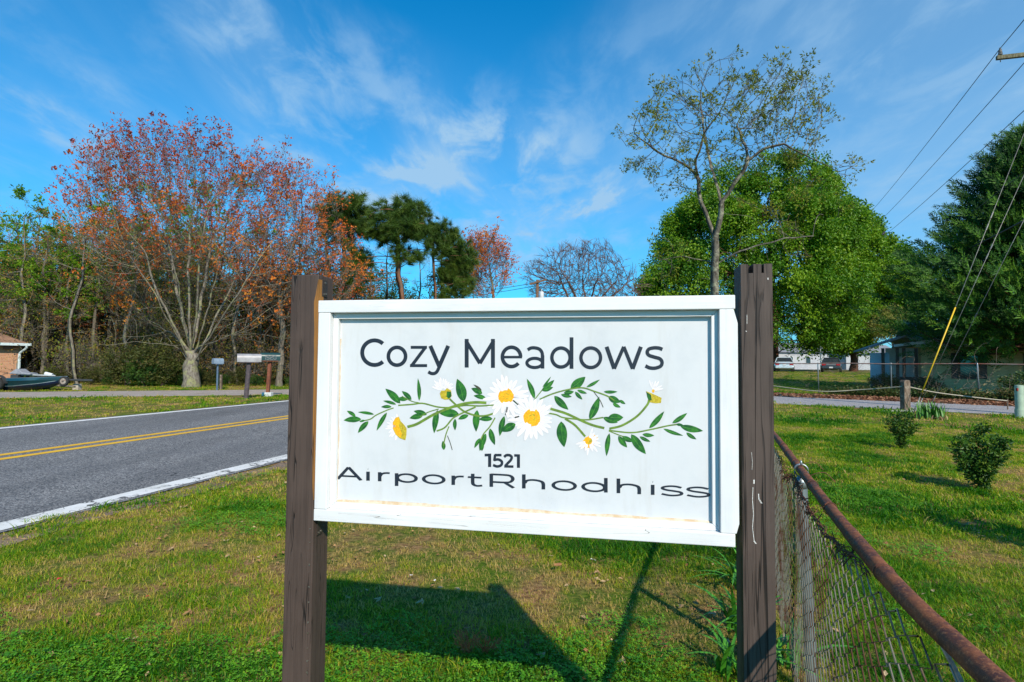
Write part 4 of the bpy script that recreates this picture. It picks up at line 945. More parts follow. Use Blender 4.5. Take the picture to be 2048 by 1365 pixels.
# 1. the big red maple across the road
Ym = 31.; bm_ = GB(385, Ym)
g = lambda *a: [P(x, y, Ym+dy_)-[0, 0, 0] for x, y, dy_ in a]
root = root_at('red_maple', bm_, 'big wide-spreading maple with orange-red buds and a mottled many-stemmed trunk')
poly = [(138, 425), (175, 355), (165, 325), (215, 290), (290, 275), (300, 255), (340, 262), (375, 240), (405, 262), (430, 300), (468, 310), (482, 280), (510, 312), (550, 310), (605, 335), (620, 390), (650, 450), (640, 520), (600, 600), (520, 640), (430, 560), (330, 560), (240, 600), (150, 520)]
att = np.vstack([env_pts([(385+(x-385)*.90, 640+(y-640)*.915) for x, y in poly], Ym, 3300, .75, .5), env_pts([(200, 640), (300, 590), (370, 600), (360, 690), (230, 700)], Ym, 110, .8), env_pts([(430, 600), (560, 560), (600, 650), (560, 700), (430, 680)], Ym, 150, .8)])
g = lambda *a: [P(x, y, Ym+dy_)-[0, 0, 0] for x, y, dy_ in a]
st = [[bm_, P(384, 745, Ym), P(383, 728, Ym)], g((383, 728, 0), (381, 706, 0)), g((383, 728, 0), (368, 706, -.5), (348, 660, -1.2), (322, 610, -2.2), (270, 520, -3)), g((383, 728, 0), (398, 708, -.4), (424, 668, -1.2), (460, 610, -2.4), (505, 540, -3)), g((381, 706, 0), (368, 650, -1), (360, 580, -2), (330, 480, -3)), g((381, 706, 0), (392, 650, -1), (398, 560, -2), (410, 450, -3)), g((383, 728, 0), (404, 700, .8), (450, 655, 2), (520, 620, 3.2)), g((383, 728, 0), (360, 700, .8), (322, 662, 2), (280, 630, 3)), g((380, 706, 0), (362, 680, -.3), (335, 630, -.8), (305, 560, -1.4), (290, 500, -1.8)), g((380, 706, 0), (372, 660, .6), (352, 590, 1.2), (340, 500, 1.5)), g((384, 706, 0), (378, 640, -.4), (376, 560, -.6), (382, 460, -.8)),
      g((388, 706, 0), (402, 660, -.6), (420, 600, -1), (440, 520, -1.6)), g((388, 706, 0), (412, 680, .5), (440, 620, 1), (480, 540, 2)), g((384, 706, 0), (396, 640, .8), (410, 560, 1.6), (425, 470, 2.2)), g((366, 690, 0), (330, 690, -1), (270, 682, -1.5), (205, 698, -2)), g((410, 690, 0), (440, 682, -1), (480, 662, -2), (535, 615, -3)), g((368, 690, 0), (340, 665, 1), (300, 640, 2), (240, 640, 3))]
P_, par = colonize(att-bm_, [rel(l, bm_) for l in st], .36, .40, 3.4, bias=(0, 0, .22), jit=.09, seed=3, maxn=14000); r = radii(par, .011, 2.25, .36, 1.75)
buds = [T_spray(5, 1.25, 100+s, (.13, .075), 2, tw=.010, open_=.28, per=4) for s in range(4)]
tred = lambda p: .12+.30*fbm(p[:, 0]*.4, p[:, 2]*.4, 5)+.55*(1-np.clip((p[:, 2]-4)/7, 0, 1))
finish(root, P_, par, r, bk_maple, buds, [bk_grey, lf_red], .022, 1.0, 1, lambda p: np.clip(.08+(p[:, 2]-3)/16, .07, .55), 1.2, .32, tred, spread=.1)

# 2. smaller red maples half hidden by the left post, and one beyond the pines
for (px, Y, poly, lab, br, kp, seed) in ((560, 33., [(530, 440), (560, 360), (620, 350), (680, 430), (700, 500), (720, 580), (680, 640), (560, 650), (500, 600)], 'red-budded maple rising behind the left sign post', .16, .8, 5),
                                   (650, 36., [(620, 470), (660, 440), (700, 500), (735, 580), (740, 620), (620, 620), (590, 560)], 'thin twiggy maple just right of the left post top', .12, .55, 6),
                                   (985, 52., [(940, 520), (955, 490), (985, 484), (1012, 530), (1010, 570), (995, 600), (945, 605)], 'rusty orange tree at the right end of the pine group', .13, .9, 7)):
    b0 = GB(px, Y); root = root_at('red_maple', b0, lab); att = env_pts(poly, Y, 620 if Y < 50 else 1100, .8, .2)
    top = P(px, 560, Y); P_, par = colonize(att-b0, [rel([b0, (b0+top)/2+[.2, 0, 0], top], b0)], .38, .45, 5, bias=(0, 0, .2), jit=.12, seed=seed); r = radii(par, .012, 2.3, br)
    finish(root, P_, par, r, bk_grey, buds, [bk_grey, lf_red], .022, .9 if Y < 50 else 1.25, 1 if Y < 50 else 2, kp, .9, .35, lambda p: .62+0*p[:, 0])

# 3. generic woodland trees, each copied tree stands by itself
def crown_pts(n, zc, rx, rz, fl=0):
    v = rng.normal(size=(n, 3)); v /= np.linalg.norm(v, axis=1)[:, None]; v *= rng.uniform(.15, 1, n)[:, None]**.5; return v*np.array([rx, rx, rz])+np.array([0, 0, zc])
def woodland(name, hgt, rx, zc, rz, natt, step, tip, br, bark, tmpl, mats, size, keep, upb, tint, seed, infl=4, rmax=None, lean=.4, per=1, spread=0.):
    root = root_at(name, (0, 0, 0), '', 'tree'); t = rng.normal(0, lean, (3, 2)).cumsum(0)*.5
    line = [(0, 0, -.3), (t[0, 0], t[0, 1], hgt*.33), (t[1, 0], t[1, 1], hgt*.62), (t[2, 0], t[2, 1], hgt*.9)]
    P_, par = colonize(crown_pts(natt, zc, rx, rz)+[t[1, 0], t[1, 1], 0], [line], step, step*1.3, infl, bias=(0, 0, .12), seed=seed); r = radii(par, tip, 2.4, br)
    return finish(root, P_, par, r, bark, tmpl, mats, rmax or tip*2, size, per, keep, upb, .35, tint, spread=spread)
def children(o): return [c for c in bpy.data.objects if c.parent == o]
def copy_tree(o):
    c = o.copy(); scene.collection.objects.link(c)
    for ch in KIDS[o.name]: d = ch.copy(); scene.collection.objects.link(d); d.parent = c
    return c
KIDS = {}
sp_green = [T_spray(6, .9, 140+s, (.18, .12), 3, tw=.008, open_=.7, per=4) for s in range(3)]
sp_bare = [T_spray(6, 1.0, 150+s, (.07, .05), 3, tw=.009, open_=.55, per=2) for s in range(3)]
tn_ = lambda a: (lambda p: a+0*p[:, 0])
protoG = [woodland('spring_tree', 11.5+k, 3.0, 8.2+k, 4.2, 420, .6, .013, .14, bk_grey, sp_green, [bk_grey, lf_spring], 1.0, .95, .2, lambda p: .35+.4*fbm(p[:, 0]*.5, p[:, 2]*.5, 3), 200+k, per=3, spread=.35) for k in range(2)]
protoB = [woodland('bare_tree', 11+k, 2.2+.4*k, 6.8+.6*k, 5.2, 380, .55, .013, .13+.02*k, [bk_grey, bk_maple, bk_dark][k], sp_bare, [[bk_grey, bk_maple, bk_dark][k], lf_brown], 1.0, 1, .3, tn_(.5), 210+k, infl=5, lean=.6) for k in range(3)]
protoO = [woodland('budding_tree', 10.5+k, 2.5, 6.8, 5., 380, .55, .013, .13, bk_grey, [T_spray(5, .8, 160+s, (.10, .06), 3, tw=.008, open_=.7, per=3) for s in range(3)], [bk_grey, [lf_olive, lf_red][k]], 1.0, .8, .2, tn_(.5), 220+k, infl=5, per=1) for k in range(2)]
protoE = [woodland('evergreen', 7.5+k*2, 2.0, 4.2+k, 3.6+k, 330, .5, .012, .11, bk_dark, [T_leaves(26, .38, .17, .09, 170+s) for s in range(3)], [lf_under], 1., 1, .1, lambda p: .2+.5*fbm(p[:, 0], p[:, 2], 4), 230+k, infl=4, per=2, spread=.25) for k in range(2)]
for q in protoG+protoB+protoO+protoE: KIDS[q.name] = children(q)
used = set()
ZONES = ((-30, 'just outside the left edge'), (25, 'over the brick house roof'), (60, 'just right of the brick house'), (100, 'above the stern half of the boat'), (135, 'above the bow of the boat'), (180, 'by the pale slim tree'), (225, 'between the slim tree and the maple'), (270, 'under the left fringe of the maple'), (320, 'behind the left limbs of the maple'), (365, 'just left of the maple trunk'),
    (410, 'straight behind the maple trunk'), (450, 'above the small pale blue mailbox'), (485, 'left of the grey mailbox'), (515, 'above the grey mailbox'), (550, 'above the dark green mailbox'), (570, 'left edge of the left sign post'), (590, 'beside the left sign post'), (640, 'hidden behind the left sign post'), (690, 'right of the left sign post top'), (720, 'under the leftmost pine'), (752, 'between the left and middle pines'), (790, 'left of the middle pine trunk'), (845, 'right of the middle pine trunk'), (890, 'under the right-hand pine'), (935, 'right of the pines'), (975, 'below the rusty orange tree'), (3000, 'right of the rusty orange tree'))
def where(px): return [z for lim, z in ZONES if px <= lim][0]
def place(proto, px, Y, s, rz, label, group='trees in the woods across the road', sz=None):
    if proto.name in used: c = copy_tree(proto)
    else: used.add(proto.name); c = proto
    if px < 150 and proto in protoG: s *= .86
    b0 = GB(px, Y); c.location = b0; c.rotation_euler = (0, 0, rz); c.scale = (s, s, s*(sz or 1)); c['label'] = label; c['group'] = group; return c
for px, Y, s, k in ((-60, 40, 1.02, 0), (0, 41, .98, 1), (40, 37, .92, 0), (75, 38, 1.05, 1), (125, 43, 1.06, 1), (160, 38, .82, 0), (205, 40, .95, 0), (22, 35.6, .84, 1), (92, 36, .88, 0), (142, 35.4, .80, 1), (255, 42, 1.1, 1), (300, 44, 1.15, 0), (420, 44, 1.15, 1), (345, 47, 1.1, 0)):
    place(protoG[k], px, Y, s, px*.37, ('shorter fresh green tree in front, ' if Y < 36.5 else 'light green spring tree ')+where(px))
for px, Y, s, k in ((-20, 36, .9, 0), (28, 34, .9, 1), (84, 35, .95, 0), (110, 37, .85, 2), (190, 36, .9, 0), (228, 37.5, .85, 2), (262, 34.5, .75, 1), (310, 38, .85, 0), (440, 37, .9, 2), (478, 35, .8, 1), (520, 38, .9, 0), (470, 42, 1., 0), (545, 36, .85, 2), (600, 40, .95, 1), (40, 38, .9, 2), (140, 41, .95, 1), (370, 41, .95, 2), (700, 42, .95, 0), (735, 44, .85, 1), (765, 43, .85, 2), (830, 44, .85, 1), (860, 46, .8, 0), (900, 45, .8, 0), (940, 46, .7, 2), (985, 50, .55, 0), (660, 39, 1., 2), (250, 40, .9, 0), (405, 39, .85, 1)):
    place(protoB[k], px, Y, s, px*.61, ['grey bare slender tree ', 'pale-barked leafless tree ', 'dark-barked leafless tree '][k]+where(px))
place(protoB[1], 160, 32.2, .82, 2.2, 'pale slim tree in front of the woods, right of the boat trailer')
for px, Y, s, k in ((10, 36.5, .85, 1), (-50, 35, .9, 1), (130, 38.5, .85, 0), (205, 38, .85, 1), (285, 36, .78, 0), (335, 36.5, .85, 1), (460, 36, .8, 1), (505, 36, .85, 1), (580, 36, .9, 1), (55, 36, .8, 0), (630, 44, .85, 0), (560, 42, .9, 1), (165, 37.5, .8, 1), (705, 38, .82, 0), (680, 40, .85, 0), (740, 41, .72, 0), (925, 46, .62, 0), (960, 47, .66, 1), (880, 44, .6, 0), (95, 39, 1.05, 1), (250, 39, 1., 1), (20, 40, 1.1, 0)):
    place(protoO[k], px, Y, s, px*.43, ['olive budding tree ', 'orange-budded tree '][k]+where(px))
for px, Y, s, k in ((330, 37, .75, 0), (300, 40, .8, 1), (455, 38, .8, 1), (500, 39, .85, 0), (545, 39, .8, 1), (420, 41, .85, 0), (200, 42, .75, 1), (150, 43.5, .7, 0), (-40, 42, .8, 1), (660, 40, .75, 1), (710, 40, .85, 0), (240, 44, .8, 1), (60, 42, .8, 1), (375, 43, .85, 0), (1012, 60, .62, 0), (600, 38, .7, 0), (672, 44, 1.05, 0), (730, 46, 1.1, 0), (765, 48, 1.05, 1), (815, 47, .95, 0), (872, 48, 1.0, 1), (905, 46, .95, 0), (948, 49, .8, 0), (640, 42, 1.1, 1), (105, 44, .8, 0), (850, 50, .55, 1), (925, 47, .65, 0), (780, 52, .6, 1)):
    place(protoE[k], px, Y, s, px*.29, ('tallest evergreen, far back, ' if s >= 1. else 'bushy evergreen farther back, ' if s >= .94 or Y >= 48 and px > 700 else 'dark evergreen tree ')+where(px) if px < 1000 else 'small evergreen just left of the far utility pole')
# low evergreen shrubs along the wood's edge
def shrub_proto(name, n, w_, h_, leaves, mats, step=.25, size=1.):
    root = root_at(name, (0, 0, 0), '', 'shrub'); att = crown_pts(n, h_*.52, w_/2, h_*.5); att = att[att[:, 2] > .1]
    P_, par = colonize(att, [[(0, 0, -.1), (0, 0, .15)]], step, step*1.1, 3, bias=(0, 0, .1), seed=n); r = radii(par, .006, 2.3, .05)
    return finish(root, P_, par, r, bk_dark, leaves, mats, .012, size, 2, 1, .2, .4, lambda p: .2+.6*fbm(p[:, 0]*1.5, p[:, 2]*1.5, 9), spread=.12)
protoS = [shrub_proto('evergreen_shrub', 200+k, 2.3, 2.0+.3*k, [T_leaves(22, .22, .12, .06, 180+s+5*k) for s in range(3)], [[lf_under, leafmat('mixed_shrub_leaves', [(.03, .045, .008), (.07, .08, .014), (.12, .085, .03)], .2)][k]]) for k in range(2)]
for q in protoS: KIDS[q.name] = children(q)
for i, (px, Y, s, k) in enumerate(((60, 33.5, .8, 0), (110, 33, .9, 1), (185, 32.5, .95, 1), (215, 32.8, .8, 0), (255, 32.2, 1.0, 1), (290, 31.6, 1.15, 0), (325, 32, 1.1, 1), (355, 32.5, .9, 0), (415, 32.6, .9, 1), (445, 33, 1., 0), (480, 33.4, 1., 1), (515, 33, .95, 0), (550, 33.6, 1., 1), (585, 33.4, .95, 0), (620, 34, 1.1, 1), (20, 36, .9, 1), (-30, 34, 1, 0), (-80, 33, 1, 1), (235, 34.5, 1.2, 0), (140, 35, 1.1, 1), (395, 35, 1.2, 0), (660, 36, 1.2, 1), (700, 37, 1.3, 0))):
    c = place(protoS[k], px, Y, s*((.75+.4*abs(sin(px*1.3))) if 250 < px < 365 else (.28+.28*abs(sin(px*1.3)))), px*.7, ['dark evergreen', 'mixed brown-green'][k]+' shrub at the foot of the woods, '+where(px), 'low shrubs along the edge of the woods', sz=.9)
# a mass of thin stems and undergrowth closing the woods
m_wood = barkmat('far_wood_stems', (.06, .045, .035), (.14, .11, .08), (.10, .095, .05), 4)
b = MB(); n = 900; xx = rng.uniform(0, 1, n)
for i in range(n):
    px = -500+1300*xx[i]; Y = rng.uniform(39, 62); q = GB(px, Y); hgt = rng.uniform(4, 11)*(1 if px < 620 else .5); t = rng.normal(0, .35, 4); rr_ = rng.uniform(.03, .10)
    b.tube([q+[0, 0, -.3], q+[t[0], t[1], hgt*.5], q+[t[0]+t[2], t[1]+t[3], hgt]], [rr_, rr_*.7, rr_*.2], 4, cap=False)
far = b.build('distant_woods', m_wood); tag(far, 'far thicket of thin dark stems closing the woods', None, None, 'stuff')
n = 5200; px = rng.uniform(-500, 900, n); Y = rng.uniform(40, 64, n); q = np.array([GB(a, c_) for a, c_ in zip(px, Y)]); hz = rng.uniform(0, 1, n)**1.7*np.where(px < 600, 8.5, 3.6); q[:, 2] += hz
tag(scatter('woods_undergrowth', [T_leaves(60, .85, .30, .12, 190+s) for s in range(4)], q, np.stack([np.zeros(n), np.zeros(n), rng.uniform(0, 6, n)], 1), rng.uniform(.6, 1.2, n), np.clip(rng.normal(.35, .25, n), 0, 1), [leafmat('undergrowth_leaves', [(.06, .08, .012), (.14, .14, .02), (.24, .13, .04)], .2)]), 'dim brown and green undergrowth deep in the woods', None, None, 'stuff')

n = 6500; px = rng.uniform(-150, 640, n); Y = rng.uniform(33.5, 41, n); q = np.array([GB(a, c_) for a, c_ in zip(px, Y)]); q[:, 2] += .3+rng.uniform(0, 1, n)**1.1*8.5; k = fbm(px*.018, q[:, 2]*.7, 91, 3) > .44; q = q[k]; n = len(q)
tag(scatter('midstorey_twigs', [T_spray(7, 1.3, 195+s, (.11, .06), 2, tw=.010, open_=.9, per=2) for s in range(4)], q, np.stack([np.zeros(n), rng.uniform(.2, 1.5, n), rng.uniform(0, 6.28, n)], 1), rng.uniform(.6, 1.3, n), np.clip(fbm(q[:, 0]*.35, q[:, 2]*.5, 66)*1.6-.3+rng.normal(0, .12, n), 0, 1),
    [bk_grey, leafmat('midstorey_leaves', [(.48, .15, .03), (.36, .22, .04), (.22, .25, .02), (.18, .32, .015)], .4)]), 'tangle of thin twigs with small orange and olive leaves between the wood trunks', None, None, 'stuff')
# 4. pines
T_pine = [T_needles(110, .50, .012, 240+s) for s in range(4)]
def pine(px, Y, top, polys, lab, br, seed, trunkpx=None, natt=1500):
    b0 = GB(px, Y); root = root_at('pine_tree', b0, lab); att = np.vstack([env_pts(q, Y, int(natt*w__), .8, .2) for q, w__ in polys]); tx = trunkpx or [(px, 600), (px, 520), (px-3, 460)]
    line = [b0]+[P(x, y, Y) for x, y in tx]+[P(tx[-1][0], top+20, Y)]
    P_, par = colonize(att-b0, [rel(line, b0)], .26, .27, 6, bias=(0, 0, .02), jit=.15, seed=seed); r = radii(par, .013, 2.35, br, 1.2)
    finish(root, P_, par, r, bk_pine, T_pine, [lf_pine], .026, 1.0, 3, .8, .5, .6, lambda p: .25+.7*fbm(p[:, 0]*.45, p[:, 2]*.6, 8), spread=.20)
pine(690, 38., 385, [([(640, 470), (632, 425), (655, 395), (690, 384), (730, 400), (752, 425), (740, 470), (700, 500), (660, 490)], 1.2), ([(680, 510), (740, 500), (730, 560), (690, 570)], .3)], 'pine with rounded dark crown, leftmost of the three pines', .17, 31)
pine(805, 36., 395, [([(728, 440), (745, 415), (790, 402), (825, 394), (860, 425), (868, 455), (840, 480), (780, 490), (735, 480)], 1.25), ([(770, 500), (860, 490), (850, 530), (790, 530)], .3), ([(690, 500), (740, 500), (735, 580), (700, 590)], .25)], 'middle pine with flat-topped crown and thick reddish trunk', .21, 32, [(806, 590), (797, 545), (798, 500), (795, 460)])
pine(868, 40., 432, [([(850, 450), (872, 432), (900, 450), (925, 480), (950, 500), (948, 545), (915, 540), (870, 510), (850, 490)], 1.2), ([(900, 540), (950, 550), (945, 590), (905, 590)], .3)], 'right-hand pine with sloping crown, beside the orange tree', .13, 33, [(872, 590), (868, 540), (866, 490)])
pine(884, 44., 470, [([(870, 470), (910, 480), (940, 520), (930, 570), (880, 560)], .8)], 'slim pine standing just behind the right-hand pine', .11, 34)

# 5. bare spreading oak far behind the sign
Yo = 62.; b0 = GB(1172, Yo); root = root_at('bare_oak', b0, 'leafless wide-crowned tree behind the top of the sign')
att = env_pts([(1048, 548), (1070, 520), (1110, 500), (1140, 492), (1155, 500), (1172, 482), (1210, 490), (1240, 512), (1262, 540), (1285, 565), (1282, 600), (1220, 625), (1110, 625), (1062, 600)], Yo, 6000, .75, .35)
ln = [[b0, P(1172, 640, Yo)]]+[[P(1172, 640, Yo), P(a, 600, Yo+dd), P(c_, 560, Yo+2*dd)] for a, c_, dd in ((1140, 1120, .8), (1155, 1135, -1), (1172, 1165, 1), (1182, 1195, -1), (1200, 1235, 1), (1215, 1262, -.6))]
P_, par = colonize(att-b0, [rel(l, b0) for l in ln], .34, .30, 6, bias=(0, 0, .06), jit=.14, seed=9, maxn=20000); r = radii(par, .020, 2.3, .42, 1.4)
finish(root, P_, par, r, bk_oak, [T_spray(5, 1.1, 250+s, (.02, .02), 2, tw=.024, open_=.6, per=0) for s in range(3)], [bk_oak, bk_oak], .026, 1.0, 1, .8, .3, .5)
# hazy bushes below it
for i, (px, Y, s, k) in enumerate(((1105, 70, .9, 0), (1250, 68, .8, 1), (1070, 66, .7, 1), (1300, 60, .9, 0), (1180, 75, .8, 0))): place(protoO[0], px, Y, s, px*.4, 'budding tree '+('left of the distant pole transformer' if px == 1070 else 'just right of the distant pole' if px == 1105 else 'straight behind the bare oak' if px == 1180 else 'at the right foot of the bare oak' if px == 1250 else 'between the bare oak and the dense green tree'), 'small trees behind the bare oak', sz=.5)

# 6. sparse young-leaved tree in front of the dense one
Ys = 22.; b0 = GB(1428, Ys); root = root_at('sparse_tree', b0, 'tall open tree with thin olive leaves and a pale trunk, right of centre')
att = np.vstack([env_pts([(1228, 258), (1262, 215), (1300, 200), (1312, 148), (1360, 148), (1440, 112), (1500, 138), (1560, 130), (1600, 165), (1645, 170), (1650, 240), (1640, 310), (1590, 330), (1500, 310), (1440, 340), (1380, 400), (1310, 400), (1270, 330), (1240, 290)], Ys, 2200, .7, .2),
                 env_pts([(1640, 345), (1690, 310), (1716, 328), (1690, 362), (1650, 372)], Ys, 40, .4), env_pts([(1470, 500), (1560, 470), (1650, 460), (1640, 520), (1500, 540)], Ys, 150, .9), env_pts([(1285, 470), (1340, 470), (1400, 500), (1400, 570), (1280, 570)], Ys, 130, .9), env_pts([(1480, 400), (1600, 400), (1690, 440), (1620, 480), (1500, 450)], Ys, 150, .9)])
g = lambda *a: [P(x, y, Ys+dy_) for x, y, dy_ in a]
ln = [[b0]+g((1429, 620, 0), (1431, 560, 0), (1430, 480, 0)), g((1430, 480, 0), (1416, 440, .2), (1400, 400, .3), (1394, 350, .5), (1370, 330, .6), (1310, 300, .8), (1270, 270, 1)), g((1430, 480, 0), (1440, 440, -.2), (1443, 405, -.2), (1432, 370, 0), (1420, 330, .4), (1410, 270, .5), (1400, 210, .6)),
      g((1443, 405, -.2), (1470, 370, -.5), (1490, 340, -.8), (1497, 320, -1), (1530, 295, -1.2), (1570, 290, -1.4)), g((1497, 320, -1), (1490, 290, -.6), (1470, 250, 0)), g((1394, 350, .4), (1390, 320, .2), (1410, 270, -.4), (1440, 220, -.8)), g((1432, 530, 0), (1480, 502, -.6), (1560, 480, -1.2), (1625, 470, -1.4)),
      g((1430, 530, 0), (1410, 520, .5), (1370, 512, .8), (1320, 520, 1)), g((1570, 290, -1.4), (1630, 320, -1.6), (1680, 345, -1.8), (1712, 330, -1.8))]
P_, par = colonize(att-b0, [rel(l, b0) for l in ln], .20, .21, 2.6, bias=(0, 0, .10), jit=.14, seed=12); r = radii(par, .0085, 2.3, .18, 1.45)
sp_s = [T_spray(7, .50, 260+s, (.115, .045), 2, tw=.0060, open_=.7, per=4) for s in range(4)]
finish(root, P_, par, r, bk_lich, sp_s, [bk_dark, lf_olive], .015, 1., 1, lambda p: (.10+.56*(fbm(p[:, 0]*1.1, p[:, 2]*1.1+p[:, 1]*.7, 14, 2) > .48))*(1-.6*(p[:, 2] < 7.5)), .15, .4, lambda p: .45+.3*fbm(p[:, 0]*.6, p[:, 2]*.6, 3))

# 7. dense green trees
T_dense = [T_leaves(30, .64, .27, .19, 270+s, out_=.6, up=.1) for s in range(4)]
def dense(px, Y, polys, lab, br, seed, natt, npts, trunk, bark=bk_red):
    b0 = GB(px, Y); root = root_at('broadleaf_tree', b0, lab); att = np.vstack([env_pts(q, Y, int(natt*w__), .9, .3) for q, w__ in polys])
    P_, par = colonize(att-b0, [rel([b0]+[P(x, y, Y) for x, y in trunk], b0)], .8, 1.0, 7, bias=(0, 0, .1), jit=.12, seed=seed); r = radii(par, .02, 2.4, br)
    ex = []
    for q, w__ in polys:
        e = env_pts(q, Y, int(npts*w__), .9, .75)-b0; f = fbm(e[:, 0]*.42+e[:, 1]*.22, e[:, 2]*.42-e[:, 1]*.3, seed, 3); e = e[f > .45]; nn2 = rng.normal(0, .6, e.shape); e = e+nn2; e = e[rng.uniform(size=len(e)) < .42]
        L_ = env_pts(q, Y, int(115*w__), .92, .97)-b0; per_ = int(npts*w__*.62/len(L_))
        for c_ in L_:
            R_ = rng.uniform(.9, 1.8); v = rng.normal(size=(per_, 3)); v /= np.linalg.norm(v, axis=1)[:, None]; e = np.vstack([e, c_+v*R_*rng.uniform(.55, 1, per_)[:, None]*[1, 1, .8]])
        ex.append(e)
    e = np.vstack(ex); d = e-np.array([0, 0, 6.]); finish(root, P_, par, r, bark, T_dense, [lf_dense], .03, 1.0, 1, .6, .3, .4, lambda p: .15+.85*fbm(p[:, 0]*.45, p[:, 2]*.45+p[:, 1]*.2, 6), extra=(e, d), name='crown')
dense(1545, 66., [([(1290, 600), (1305, 530), (1345, 450), (1400, 380), (1450, 330), (1470, 345), (1500, 340), (1545, 306), (1590, 315), (1640, 350), (1680, 400), (1700, 470), (1715, 560), (1700, 660), (1640, 700), (1560, 712), (1400, 700), (1310, 680)], 1.)], 'large dense round-topped green tree behind the right sign post', .6, 41, 700, 10500, [(1545, 680), (1545, 500)])
dense(1706, 70., [([(1640, 420), (1690, 400), (1730, 440), (1775, 490), (1800, 520), (1832, 560), (1830, 600), (1812, 640), (1770, 662), (1740, 690), (1660, 706), (1610, 690), (1620, 560)], 1.)], 'dense green tree with a red-brown trunk, left of the porch', .4, 42, 450, 6800, [(1705, 690), (1700, 600), (1700, 520)])
# yellowish tree and crimson tree over the porch roof
m_yg = leafmat('yellow_green_leaves', [(.10, .13, .02), (.22, .23, .04), (.38, .34, .10)], .4)
for px, Y, poly, lab, lm, n in ((1790, 62., [(1730, 640), (1760, 615), (1810, 610), (1832, 640), (1815, 680), (1750, 690)], 'pale yellow-green tree over the porch roof', m_yg, 260), (1850, 66., [(1822, 668), (1838, 645), (1862, 640), (1880, 655), (1870, 680), (1830, 690)], 'small crimson-leaved tree behind the house roof', lf_purple, 200)):
    b0 = GB(px, Y); root = root_at('ornamental_tree', b0, lab); att = env_pts(poly, Y, n, .8); P_, par = colonize(att-b0, [rel([b0, P(px, 700, Y)], b0)], .5, .6, 5, seed=int(px)); r = radii(par, .012, 2.3, .10)
    finish(root, P_, par, r, bk_dark, [T_leaves(24, .3, .16, .10, 280+s) for s in range(3)], [lm], .03, 1., 2, 1, .1, .5, tn_(.55), spread=.25)

# 8. the big cedar at the right
Yc = 27.; b0 = np.array([P(2092, 700, Yc)[0], Yc, 0.]); root = root_at('cedar', b0, 'tall dark feathery cedar at the right edge over the tan house')
Hc = 12.6; rr_ = np.random.default_rng(55); b = MB(); b.tube([(0, 0, -.3), (.1, 0, 4), (0, .1, 9), (0, 0, Hc-.4)], [.34, .26, .14, .02], 12); b.build('trunk', bk_red, root, smooth=True); b = MB(); pts = []; dirs = []
for i in range(340):
    z = 3.1+(Hc-3.3)*(i/340)**.92; f = (z-3.1)/(Hc-3.1); az = i*2.39996+rr_.normal(0, .2); L = (5.4*(1-f)**.98+.25)*(.70+.45*rr_.uniform())*(1.0 if f > .06 else .9)
    rise = .12+.55*f; d0 = np.array([cos(az), sin(az), 0]); n_ = max(4, int(L/.28)); s_ = np.linspace(0, 1, n_); droop = -.16*L*np.sin(s_*pi)*(1-f)
    br = np.stack([d0[0]*L*s_, d0[1]*L*s_, z+L*rise*s_**1.3+droop-L*.10*(1-f)], 1); b.tube(br, np.linspace(.05*(1-f)+.015, .006, n_), 4, cap=False)
    for k in range(1, n_):
        if s_[k] < .30: continue
        m_ = int(2+4*s_[k])
        for _ in range(m_):
            w_ = (1.0-abs(s_[k]-.72))*L*.16+.12; o = rr_.normal(0, w_, 3)*np.array([1, 1, .45]); pts.append(br[k]+o); dirs.append(d0*.9+np.array([0, 0, .55+.7*f])+rr_.normal(0, .38, 3)+o*.4)
tag(b.build('branches', bk_red, root, smooth=True), kind='stuff'); pts = np.array(pts); dirs = np.array(dirs); n = len(pts)
scatter('crown', [T_cedar(290+s, .85) for s in range(4)], pts, rot_to(dirs), rr_.uniform(.6, 1.25, n), np.clip(-.05+.95*fbm(pts[:, 0]*.9+pts[:, 1]*.6, pts[:, 2]*1.1, 5)+rr_.normal(0, .14, n), 0, 1), [lf_cedar], root)['kind'] = 'stuff'
# ------------------------------------------------------------------ power poles, wires, guys
m_pole = barkmat('creosoted_pole', (.10, .055, .035), (.20, .12, .075), (.13, .09, .06), 8)
m_arm = barkmat('weathered_crossarm', (.10, .09, .055), (.20, .18, .12), (.16, .18, .06), 9)
m_ins = basic('grey_insulator', (.22, .22, .23), (.14, .13, .13), 30, .3)
m_black = basic('black_cable', (.018, .018, .020), (.03, .03, .03), 30, .6)
m_steel = basic('steel_strand', (.26, .25, .23), (.16, .15, .14), 20, .5, .5)
m_yg_ = basic('yellow_plastic_guard', (.75, .46, .02), (.62, .38, .02), 12, .45)
Yp = 17.0
arm_l = P(1984, 122, Yp); arm_d = np.array([.965, -.26, 0.]); arm_len = 2.7; polexy = arm_l+arm_d*arm_len*.5
pole = empty('utility_pole', (polexy[0], polexy[1], 0), 0, 'wooden utility pole at the right edge whose crossarm end enters the frame', 'utility pole')
pc = np.array([polexy[0], polexy[1], 0.])
b = MB(); b.tube([(0, 0, -.5), (0, 0, 5), (0, 0, arm_l[2]+.9)], [.17, .15, .11], 14); b.build('mast', m_pole, pole, smooth=True)
ang = atan2(arm_d[1], arm_d[0]); M4 = Matrix.Translation(Vector((0, -.16, arm_l[2]))) @ Matrix.Rotation(ang, 4, 'Z')
b = MB(); b.box(-arm_len/2, arm_len/2, -.05, .05, -.06, .06, 0, M4); b.build('crossarm', m_arm, pole, bevel=.008)
ins = []
